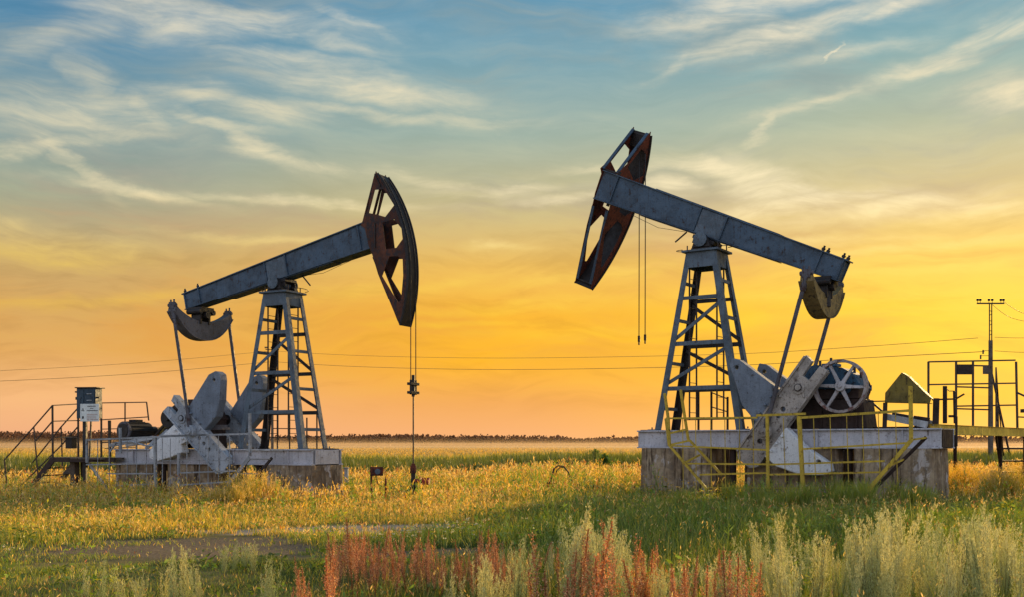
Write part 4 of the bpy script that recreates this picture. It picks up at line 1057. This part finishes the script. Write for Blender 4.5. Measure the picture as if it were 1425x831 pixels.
# reed belt and far tufts
def reeds():
    vg = Veg(); n = 90000
    x = rng.uniform(-50, 50, n); y = rng.uniform(54, 92, n); k = (vnoise(x, y, 9, 61) > .2); x, y = x[k], y[k]; n = len(x)
    h = (.65+.7*vnoise(x, y, 7, 62))*rng.uniform(.5, 1.1, n); v = rng.random(n)[:, None]
    c = (G_DARK*(1-v)+G_MID*v)*.42; far = (y > 78)[:, None]; c = np.where(far & (rng.random((n, 1)) < .35), GOLD*.7, c)
    t = c*.8+G_YEL*.18+far*G_YEL*.4
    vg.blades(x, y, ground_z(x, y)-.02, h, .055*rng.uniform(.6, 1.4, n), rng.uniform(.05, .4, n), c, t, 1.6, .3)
    o = bpy.data.objects.new('reeds', vg.mesh('reeds', M['leaf'])); COL.objects.link(o); tag(o, 'dark green belt of taller reeds across the middle distance', 'reeds', kind='stuff')
    vg = Veg(); n = 60000; y = 100*np.exp(rng.random(n)*1.7); x = rng.uniform(-1, 1, n)*(y*.6)
    v = rng.random(n)[:, None]; c = np.where(v < .3, GOLD*.7, A([.36, .28, .09]))*rng.uniform(.7, 1.2, (n, 1))  # pale gold with the haze worked into the blade colour
    vg.blades(x, y, np.zeros(n)-.02, .35*rng.uniform(.5, 1.3, n), y*.0009*rng.uniform(.6, 1.4, n), rng.uniform(.05, .5, n), c, c*1.1, 1.6, .7)
    o = bpy.data.objects.new('distant_meadow_grass', vg.mesh('distant_meadow_grass', M['leaf'])); COL.objects.link(o); tag(o, 'pale golden grass of the distant meadow', 'grass', kind='stuff')
reeds()
# bushes standing in the reed belt
for i, (u, d, hh, ww) in ((1, (828, 62, 1.0, .7)), (2, (842, 52, .85, .6))):
    vg = Veg(); n = 900; a = rng.uniform(0, 2*PI, n); r = np.sqrt(rng.random(n)); tz = rng.random(n)**.8
    dm = np.sqrt(np.clip(1-tz**2, 0.02, 1))*(.75+.35*np.sin(a*3+tz*5)); P = np.stack([np.cos(a)*r*ww*dm, np.sin(a)*r*ww*dm, tz*hh*rng.uniform(.8, 1.1, n)], -1)
    v = rng.random((n, 1)); vg.quads(P, rng.uniform(.1, .2, n), .06, (G_DARK*(1-v)+G_MID*v)*.9, .8)
    vg.blades(rng.normal(0, ww*.2, 40), rng.normal(0, ww*.2, 40), np.zeros(40), np.full(40, hh*.8), np.full(40, .05), rng.uniform(0, .3, 40), np.tile(G_DARK, (40, 1)))
    o = bpy.data.objects.new('bush', vg.mesh('bush', M['leaf'])); COL.objects.link(o); X_ = (u-CX)/F*d; o.location = (X_, d, float(ground_z(X_, d)))
    tag(o, ['small round bush behind the wellhead rod', 'taller feathery bush just before the ribbed concrete block', 'low yellow-green bush in front of the feathery one', 'broad bush beside the pale marker post', 'wide bush above the arched hose', 'broad dark bush touching the end of the skid'][i], 'bush')

# far woods
def woods():
    vg = Veg(); N = 5200
    x = rng.uniform(-950, 950, N); y = 1150+rng.uniform(-60, 120, N)
    hz = 6.2+5*vnoise(x, y*0, 60, 71)+rng.uniform(-1.5, 2.6, N)-2.5*(vnoise(x, y*0+9, 25, 77) < .4)
    left = x < -300; hz = hz+np.where(left, 5*sstep(-300, -480, -(-x)*1.0), 0)
    for xi, yi, hi in zip(x, y, hz):
        n = 20; t = rng.random(n); con = rng.random() < .5
        w_ = hi*(.42*(1-t)**.8+.08 if con else .42*np.sqrt(np.clip(1-(2*t-1.1)**2/1.3, .05, 1)))
        a = rng.uniform(0, 2*PI, n); P = np.stack([xi+np.cos(a)*w_*rng.random(n), yi+np.sin(a)*w_*rng.random(n), t*hi], -1)
        c = A([.17, .095, .06])*rng.uniform(.8, 1.2)*rng.uniform(.8, 1.2, (n, 1))  # haze in front of the trees is part of this brown
        vg.quads(P, rng.uniform(1.8, 3.2, n), rng.uniform(1.6, 2.8, n), c, .5)
    o = bpy.data.objects.new('woods', vg.mesh('woods', M['farleaf'])); COL.objects.link(o)
    tag(o, 'low dark line of far-off woods along the horizon', 'woods', kind='stuff')
woods()

# ------------------------------------------------------------------ foreground plants: individuals
def wormwood_mesh(seed, height=1.0):
    r = np.random.default_rng(seed); vg = Veg(); stems = r.integers(5, 9); P = []; Dv = []; T_ = []
    SX, SY, SZ, H_, = [], [], [], []
    for s_ in range(stems):
        a = r.uniform(0, 2*PI); lean = r.uniform(.05, .28); h = height*r.uniform(.65, 1.0)
        d = A([np.cos(a)*lean, np.sin(a)*lean]); base = r.normal(0, .035, 2)
        ts = np.linspace(0, 1, 14); px_ = base[0]+d[0]*ts**1.3*h; py_ = base[1]+d[1]*ts**1.3*h; pz = h*ts
        # stem as slim ribbon blades
        for k in range(13):
            wv = .007*(1-.7*ts[k])
            V = A([[px_[k]-wv, py_[k], pz[k]], [px_[k]+wv, py_[k], pz[k]], [px_[k+1]+wv*.9, py_[k+1], pz[k+1]], [px_[k+1]-wv*.9, py_[k+1], pz[k+1]]])
            vg.F.append(np.arange(4)[None]+vg.n); vg.V.append(V); vg.C.append(np.tile(A([.16, .15, .07]), (4, 1))); vg.n += 4
        nb = 26
        for k in range(nb):
            t = .12+.88*(k+r.random())/nb; bx = np.interp(t, ts, px_); by = np.interp(t, ts, py_); bz = h*t
            L = h*(.30*(1-t)**.75+.035)*r.uniform(.6, 1.1); ba = r.uniform(0, 2*PI); rise = r.uniform(1.1, 2.2)
            dv = A([np.cos(ba), np.sin(ba), rise]); dv /= np.linalg.norm(dv)
            m_ = int(9+L*95); tt = r.random(m_); pts = A([bx, by, bz])+dv[None]*(tt*L)[:, None]+r.normal(0, .007, (m_, 3))
            P.append(pts); T_.append(t+.2*tt)
            Dv.append(dv[None]*.9+r.normal(0, .55, (m_, 3))+A([0, 0, .4]))
    P = np.concatenate(P); Dv = np.concatenate(Dv); T_ = np.clip(np.concatenate(T_), 0, 1)[:, None]; n = len(P)
    low = A([.23, .33, .15]); hi = A([.60, .62, .32]); c = (low*(1-T_)+hi*T_)*r.uniform(.65, 1.25, (n, 1))
    vg.quads(P, r.uniform(.014, .03, n), r.uniform(.004, .008, n), c, dirv=Dv)
    return vg.mesh('wormwood_plant', M['sage'])
def sorrel_mesh(seed, height=.85):
    r = np.random.default_rng(seed); vg = Veg(); P = []; Dv = []; C = []
    for s_ in range(1):
        a = r.uniform(0, 2*PI); lean = r.uniform(0, .12); h = height*r.uniform(.75, 1.0); ts = np.linspace(0, 1, 8); b0 = r.normal(0, .03, 2)
        px_ = b0[0]+np.cos(a)*lean*h*ts; py_ = b0[1]+np.sin(a)*lean*h*ts; pz = h*ts
        for k in range(7):
            wv = .006; V = A([[px_[k]-wv, py_[k], pz[k]], [px_[k]+wv, py_[k], pz[k]], [px_[k+1]+wv, py_[k+1], pz[k+1]], [px_[k+1]-wv, py_[k+1], pz[k+1]]])
            vg.F.append(np.arange(4)[None]+vg.n); vg.V.append(V); vg.C.append(np.tile(A([.22, .08, .03]), (4, 1))); vg.n += 4
        for k in range(11):
            f = k/10; t = .38+.5*f; L = h*(.25*(1-f)+.05)*r.uniform(.6, 1.2) if k < 10 else h*.14; ba = r.uniform(0, 2*PI)
            dv = A([np.cos(ba), np.sin(ba), 2.6]); dv /= np.linalg.norm(dv)
            if k == 10: dv = A([0, 0, 1.]); 
            m_ = int(20+L*260); tt = r.random(m_)**.9
            pts = A([np.interp(t, ts, px_), np.interp(t, ts, py_), h*t])+dv[None]*(tt*L)[:, None]+r.normal(0, .009, (m_, 3)); P.append(pts); Dv.append(r.normal(0, .7, (m_, 3)))
            C.append(np.where((r.random(m_) < .6)[:, None], A([.50, .21, .11]), A([.70, .42, .23]))*r.uniform(.55, 1.25, (m_, 1)))
        for k in range(5):   # basal leaves
            m_ = 5; pts = np.stack([px_[0]+r.normal(0, .03, m_), py_[0]+r.normal(0, .03, m_), r.uniform(.02, .3, m_)], -1); P.append(pts); dd = r.normal(0, .6, (m_, 3)); dd[:, 2] = .8; Dv.append(dd*1); C.append(np.tile(A([.12, .15, .03]), (m_, 1)))
    P = np.concatenate(P); n = len(P); sz = r.uniform(.010, .02, n); wd_ = r.uniform(.007, .013, n)
    vg.quads(P, sz, wd_, np.concatenate(C), dirv=np.concatenate(Dv))
    return vg.mesh('sorrel_plant', M['sage'])
WW = [wormwood_mesh(100+i) for i in range(8)]; SR = [sorrel_mesh(200+i) for i in range(7)]
def place(name, me, x, y, s_, label, cat, group, sz=None):
    o = bpy.data.objects.new(name, me); COL.objects.link(o); o.location = (x, y, float(ground_z(x, y))-.02); o.rotation_euler = (random.gauss(0, .09), random.gauss(0, .09), random.uniform(0, 6.28))
    o.scale = (s_*random.uniform(.85, 1.15), s_*random.uniform(.85, 1.15), sz or s_); tag(o, label, cat, group); return o
def top_h(v, d): return max(.25, EYE-(v-HY)*d/F)
# skyline of the wormwood thicket as sighted: (u, top v)
sky_w = [(655, 792), (700, 770), (730, 740), (765, 722), (800, 735), (840, 735), (880, 770), (930, 790), (1000, 790), (1040, 770), (1085, 735), (1120, 752), (1150, 748), (1175, 735), (1200, 752), (1215, 720), (1262, 712), (1295, 732), (1320, 752), (1345, 722), (1380, 735), (1425, 745), (1480, 740)]
def interp(tab, u): return float(np.interp(u, [a for a, b in tab], [b for a, b in tab]))
for i in range(190):
    u = random.uniform(620, 1500) if i < 160 else random.uniform(1050, 1450); d = random.uniform(8.2, 12.2); v = interp(sky_w, u)-6+random.choice((-12, 2, 14, 34, 60, 90))*random.uniform(.4, 1.4)
    place('wormwood_plant', random.choice(WW), (u-CX)/F*d, d, top_h(v, d)*.68, 'silvery green wormwood plant in the thicket across the near edge of the field', 'plant', 'wormwood plants in the near thicket', top_h(v, d)*1.14)
for j, (u, v, d) in enumerate(((120, 800, 9.5), (138, 790, 9.2), (165, 798, 9.6), (190, 805, 9.4), (225, 795, 9.4), (240, 772, 9.3), (262, 784, 9.0), (275, 776, 9.5), (285, 800, 9.2), (380, 795, 9.0), (205, 800, 9.7), (370, 806, 9.3))):
    place('wormwood_plant', WW[j % 8], (u-CX)/F*d, d, top_h(v, d)*.7, 'yellowish wormwood plant in the sparse row below the dirt patch', 'plant', 'wormwood plants below the dirt patch', top_h(v-8, d)*1.2)
for j, (u, v, d) in enumerate(((325, 752, 13.6), (340, 756, 13.9), (312, 762, 13.3), (352, 762, 13.4))):
    place('wormwood_plant', WW[(j+3) % 8], (u-CX)/F*d, d, .42, 'small grey-green wormwood at the near edge of the dirt patch', 'plant', 'small wormwood plants at the dirt patch', .45)
sky_s = [(395, 800), (440, 775), (470, 740), (488, 727), (520, 745), (548, 735), (580, 745), (620, 760), (655, 745), (685, 740), (715, 768), (735, 752), (800, 745), (870, 735), (890, 755), (925, 752), (965, 770), (1010, 765), (1060, 775)]
for i in range(270):
    u = random.uniform(455, 735) if i < 190 else random.uniform(740, 1060); 
    if i > 258: u = random.uniform(400, 470)
    d = random.uniform(10.2, 13.2) if i < 210 else random.uniform(7.7, 9.2); v = interp(sky_s, u)+random.uniform(-4, 38)+(0 if i >= 190 else 0)
    place('sorrel_plant', random.choice(SR), (u-CX)/F*d, d, top_h(v, d)*1.0, 'rust-red sorrel stalk heavy with seed among the near weeds', 'plant', 'rusty sorrel stalks in the near weeds', top_h(v, d)*1.3)
# tall yellow-green grass clumps by the fence
def clump_mesh(seed, green=False):
    vg = Veg(); r = np.random.default_rng(seed); n = 150; x = r.normal(0, .16, n); y = r.normal(0, .12, n); h = r.uniform(.5, 1.05, n); v = r.random((n, 1))
    c = (G_MID*(1-v)+G_YEL*.8*v) if green else (G_YEL*(1-v)*.9+GOLD*.8*v)
    tip = vg.blades(x, y, np.zeros(n), h, r.uniform(.012, .024, n), r.uniform(.1, .6, n), c, c*1.1, 1.8)
    for q in range(0 if green else 3): vg.quads(tip-A([0, 0, .035*q])+r.normal(0, .015, (n, 3)), .05, .016, np.tile(STRAW*.9, (n, 1))*r.uniform(.7, 1.1, (n, 1)), 1.0)
    return vg.mesh('grass_clump', M['leaf'])
CL = [clump_mesh(k) for k in range(4)]; CG = [clump_mesh(k+9, True) for k in range(4)]
for j, (u, d, s_) in enumerate(((318, 30.5, .85), (338, 30.2, 1.1), (356, 30.6, 1.0), (378, 30.9, .9), (347, 29.6, .8), (330, 29.0, .7), (300, 30.3, .6), (400, 30.2, .6))):
    place('grass_clump', CL[j % 4], (u-CX)/F*d, d, s_, 'tall feathery yellow grass clump growing before the short grey steps', 'grass clump', 'tall grass clumps before the grey steps', s_)
for j in range(26):
    u = random.uniform(950, 1300); d = random.uniform(23.5, 26); 
    place('grass_clump', CG[j % 4], (u-CX)/F*d, d, random.uniform(.4, .75), 'tall green grass clump at the foot of the yellow mesh fence', 'grass clump', 'grass clumps before the yellow fence')
for j in range(16):
    u = random.uniform(1310, 1440); d = random.uniform(27, 36)
    place('grass_clump', CL[j % 4], (u-CX)/F*d, d, random.uniform(.6, .95), 'tall golden grass clump in the glowing patch below the walkway', 'grass clump', 'golden grass clumps below the walkway')

# ------------------------------------------------------------------ low mist lying over the far meadow
m = bpy.data.materials.new('mist'); m.use_nodes = True; T = NT(m.node_tree); T.n.clear()
vs_ = T.node('ShaderNodeVolumePrincipled'); vs_.inputs['Color'].default_value = (1.0, .74, .48, 1); vs_.inputs['Density'].default_value = .0008; vs_.inputs['Anisotropy'].default_value = .3
o_ = T.node('ShaderNodeOutputMaterial'); T.put(o_.inputs['Volume'], vs_.outputs[0])
o = MB().box(-1400, 1400, 0, 900, .02, 3.0).build('mist', m, None, 0); o.location = (0, 180, 0); tag(o, 'thin band of mist over the distant meadow', 'mist', kind='stuff')

# ------------------------------------------------------------------ sky and sun
SUN_AZ, SUN_EL = math.radians(27.5), math.radians(10)      # azimuth to the right of the view axis
wd_ = bpy.data.worlds.new('World'); sc.world = wd_; wd_.use_nodes = True
T = NT(wd_.node_tree); T.n.clear()
dirv = T.node('ShaderNodeTexCoord').outputs['Generated']
sp = T.node('ShaderNodeSeparateXYZ'); T.put(sp.inputs[0], dirv); dx, dy, dz = sp.outputs
hor = T.math('SQRT', T.math('ADD', T.math('MULTIPLY', dx, dx), T.math('MULTIPLY', dy, dy)))
el = T.math('DIVIDE', dz, T.math('MAXIMUM', hor, .001)); az = T.math('ARCTAN2', dx, dy)
def E_(y): return (HY-y)/1500
def skyramp(rows):
    return T.ramp(T.math('DIVIDE', el, .9, clamp=True), [(max(0, E_(y))/.9, lin(c)) for y, c in rows]+[(1.0, lin((60, 105, 140)))])
ls = skyramp([(618, (238, 172, 128)), (560, (246, 184, 124)), (500, (226, 168, 92)), (440, (214, 166, 92)), (370, (196, 164, 108)), (290, (158, 165, 142)), (190, (118, 152, 162)), (90, (88, 138, 168)), (0, (58, 122, 162))])
cs = skyramp([(618, (246, 176, 120)), (560, (240, 166, 84)), (505, (255, 182, 16)), (440, (248, 178, 32)), (370, (236, 186, 84)), (290, (202, 186, 132)), (190, (158, 176, 162)), (90, (122, 162, 174)), (0, (98, 152, 180))])
rs = skyramp([(618, (250, 188, 92)), (560, (254, 186, 28)), (505, (255, 202, 4)), (440, (255, 206, 22)), (370, (250, 204, 84)), (290, (216, 194, 134)), (190, (174, 184, 158)), (90, (126, 168, 174)), (0, (80, 144, 174))])
base = T.mix(T.range(az, -.42, -.02), ls, T.mix(T.range(az, -.02, .38), cs, rs))
base0 = base
# cirrus: streaks drawn on a high layer, strengthened in places
cv = T.node('ShaderNodeCombineXYZ'); T.put(cv.inputs[0], az); T.put(cv.inputs[1], el); cv = cv.outputs[0]
warp = T.node('ShaderNodeTexNoise'); T.put(warp.inputs['Vector'], cv); warp.inputs['Scale'].default_value = 5; warp.inputs['Detail'].default_value = 3
wv = T.node('ShaderNodeVectorMath', operation='SCALE'); T.put(wv.inputs[0], warp.outputs['Color']); wv.inputs['Scale'].default_value = .09
av = T.node('ShaderNodeVectorMath', operation='ADD'); T.put(av.inputs[0], cv); T.put(av.inputs[1], wv.outputs[0]); cw = av.outputs[0]
rag = T.node('ShaderNodeTexNoise'); T.put(rag.inputs['Vector'], T.mapping(cv, (1, 2.2, 1))); rag.inputs['Scale'].default_value = 11; rag.inputs['Detail'].default_value = 7; rag.inputs['Roughness'].default_value = .6
rs_ = T.node('ShaderNodeSeparateColor'); T.put(rs_.inputs[0], rag.outputs['Color'])
azw = T.math('ADD', az, T.math('MULTIPLY', T.math('SUBTRACT', rs_.outputs[0], .5), .09))
elw = T.math('ADD', el, T.math('MULTIPLY', T.math('SUBTRACT', rs_.outputs[1], .5), .034))
def blob(u, v, ru, rv, deg):
    a = math.radians(deg); cx, cy = math.atan((u-712.5)/1500), (HY-v)/1500
    X0 = T.math('SUBTRACT', azw, cx); Y0 = T.math('SUBTRACT', elw, cy)
    xr = T.math('ADD', T.math('MULTIPLY', X0, math.cos(a)), T.math('MULTIPLY', Y0, math.sin(a)))
    yr = T.math('SUBTRACT', T.math('MULTIPLY', Y0, math.cos(a)), T.math('MULTIPLY', X0, math.sin(a)))
    xr = T.math('DIVIDE', xr, ru/1500); yr = T.math('DIVIDE', yr, rv/1500)
    d = T.math('ADD', T.math('MULTIPLY', xr, xr), T.math('MULTIPLY', yr, yr))
    return T.math('EXPONENT', T.math('MULTIPLY', d, -1))
BL = [(215, 52, 80, 24, -8, 1.0), (330, 45, 140, 15, -2, .8), (430, 62, 80, 10, -14, .65), (500, 42, 45, 8, -20, .45), (90, 95, 110, 18, 28, .35),
      (430, 102, 110, 12, -6, .8), (500, 128, 130, 14, -6, .9), (260, 148, 60, 13, 4, .85), (370, 165, 60, 16, -6, .8), (520, 163, 180, 9, -3, .55), (305, 188, 55, 8, -6, .9), (345, 208, 70, 11, -24, .85), (410, 232, 60, 8, -8, .6),
      (110, 190, 110, 28, 0, .75), (200, 180, 40, 10, -30, .7), (120, 140, 22, 34, 0, .45), (40, 238, 60, 9, 18, .8), (150, 218, 70, 10, 4, .6), (95, 255, 60, 9, -40, .6), (190, 288, 80, 7, -8, .75), (430, 288, 150, 6, 0, .55), (90, 365, 90, 18, 0, .55), (10, 345, 30, 10, 0, .4), (620, 258, 100, 8, -8, .45), (700, 265, 90, 7, 0, .45), (690, 345, 35, 6, 0, .6), (360, 340, 110, 6, 0, .4),
      (1000, 30, 90, 20, 6, .9), (1110, 60, 120, 13, 10, .95), (1230, 50, 45, 9, 8, .9), (1080, 12, 80, 14, -8, .7), (1180, 22, 60, 9, 0, .6), (960, 88, 60, 7, 24, .4), (1180, 95, 80, 9, 6, .35), (1075, 180, 30, 7, 38, .6), (1150, 155, 90, 7, 12, .45), (1320, 112, 80, 13, 18, .95), (1290, 130, 60, 9, 8, .7), (1400, 95, 60, 12, 10, .7), (1400, 178, 45, 22, 0, .8), (1145, 97, 10, 2.5, 52, 1.6),
      (990, 238, 90, 12, -10, .9), (1060, 258, 50, 22, -20, .95), (925, 262, 34, 10, -8, .95), (840, 240, 90, 6, 4, .45), (1090, 300, 90, 14, 6, 1.0), (1220, 308, 110, 12, 3, 1.0), (1180, 290, 70, 8, 4, .6), (1340, 320, 80, 7, -2, .7), (800, 280, 80, 6, 0, .4),
      (1280, 362, 130, 6, 2, .7), (1120, 345, 130, 7, -2, .6), (1300, 392, 150, 5, 3, .6), (1160, 420, 160, 6, -2, .55), (1330, 440, 140, 6, 2, .5), (820, 385, 110, 7, 8, .45), (700, 425, 150, 8, 3, .4), (900, 460, 200, 8, 2, .4), (560, 400, 120, 8, 5, .45), (640, 450, 120, 6, 0, .3), (150, 430, 150, 8, 4, .25)]
msk = None
for u, v, ru, rv, dg, st in BL:
    b = T.math('MULTIPLY', blob(u, v, ru, rv, dg), st); msk = b if msk is None else T.math('MAXIMUM', msk, b)
s1 = T.noise(T.mapping(cw, (5, 26, 1), rot=(0, 0, math.radians(7))), 1.0, 7, .62, .6)
s2 = T.noise(T.mapping(cw, (11, 60, 1), (3, 7, 0), rot=(0, 0, math.radians(-9))), 1.0, 7, .62, .3)
s3 = T.noise(T.mapping(cw, (3.2, 13, 1), (9, 2, 0), rot=(0, 0, math.radians(4))), 1.0, 5, .55, .3)
tex = T.math('ADD', T.math('MULTIPLY', s1, .5), T.math('MULTIPLY', s2, .5))
s4 = T.noise(T.mapping(cw, (30, 95, 1), (1, 4, 0), rot=(0, 0, math.radians(6))), 1.0, 5, .6, .5)
fib = T.math('ADD', T.math('MULTIPLY', T.range(tex, .34, .66), .72), T.math('MULTIPLY', T.range(s4, .3, .7), .28))
soft = T.math('SUBTRACT', 1, T.math('EXPONENT', T.math('MULTIPLY', msk, -1.9)))
dens = T.math('MULTIPLY', soft, T.math('ADD', .22, T.math('MULTIPLY', fib, 1.0)), clamp=True)
dens = T.math('ADD', dens, T.math('MULTIPLY', T.math('MULTIPLY', T.range(tex, .42, .7), T.range(el, .14, .25, .35, 1)), .12), clamp=True)
dens = T.math('MULTIPLY', dens, T.range(el, .01, .12))
mott = T.math('ADD', T.math('MULTIPLY', s1, .55), T.math('MULTIPLY', s2, .45))
mott = T.ramp(mott, [(.36, (.80, .76, .70)), (.5, (1, 1, 1)), (.64, (1.0, 1.06, 1.0))])
base = T.mix(1, T.mix(T.math('MULTIPLY', T.math('MULTIPLY', T.range(el, .015, .06), T.range(el, .14, .26, 1, .25)), .8), (1, 1, 1, 1), mott), base0, 'MULTIPLY')
ccol = T.ramp(T.math('DIVIDE', el, .5, clamp=True), [(0, lin((255, 204, 30))), (.22, lin((255, 208, 36))), (.32, lin((255, 216, 88))), (.45, lin((255, 236, 188))), (.62, lin((236, 222, 184))), (.8, lin((238, 228, 202))), (1, lin((232, 224, 200)))])
shade = T.math('MULTIPLY', T.range(T.math('ADD', T.math('MULTIPLY', s3, .6), T.math('MULTIPLY', s1, .4)), .46, .62), .5)       # duller veils between the bright streaks
dens = T.math('MULTIPLY', dens, T.range(az, -.4, .35, .82, 1.0))
base = T.mix(T.math('MULTIPLY', shade, T.range(el, .03, .1)), base, T.mix(T.range(el, .12, .28), lin((226, 150, 58)), lin((138, 152, 150))))
front = T.mix(T.math('MULTIPLY', dens, .95), base, ccol)
back = T.ramp(T.math('DIVIDE', el, 1.2, clamp=True), [(0, (.95, .88, .90, 1)), (.2, (.98, 1.0, 1.12, 1)), (.45, (.8, .95, 1.2, 1)), (.8, (.35, .5, .7, 1)), (1, (.2, .33, .5, 1))])
skyc = T.mix(T.range(dy, .35, -.35), front, back)
bg = T.node('ShaderNodeBackground'); T.put(bg.inputs[0], skyc); bg.inputs[1].default_value = 1.0
nis = T.node('ShaderNodeTexSky', sky_type='NISHITA'); nis.sun_disc = False; nis.sun_elevation = SUN_EL; nis.sun_rotation = SUN_AZ
bg2 = T.node('ShaderNodeBackground'); T.put(bg2.inputs[0], nis.outputs[0]); bg2.inputs[1].default_value = .004
ad = T.node('ShaderNodeAddShader'); T.put(ad.inputs[0], bg.outputs[0]); T.put(ad.inputs[1], bg2.outputs[0])
wd_.cycles.sampling_method = 'MANUAL'; wd_.cycles.sample_map_resolution = 512
wo = T.node('ShaderNodeOutputWorld'); T.put(wo.inputs[0], ad.outputs[0])
sun = bpy.data.lights.new('sun', 'SUN'); sun.energy = 6.2; sun.angle = math.radians(2); sun.color = (1.0, .68, .30)
so = bpy.data.objects.new('sun', sun); COL.objects.link(so)
sd = Vector((math.sin(SUN_AZ)*math.cos(SUN_EL), math.cos(SUN_AZ)*math.cos(SUN_EL), math.sin(SUN_EL)))
so.rotation_euler = (-sd).to_track_quat('-Z', 'Y').to_euler(); so.location = sd*50
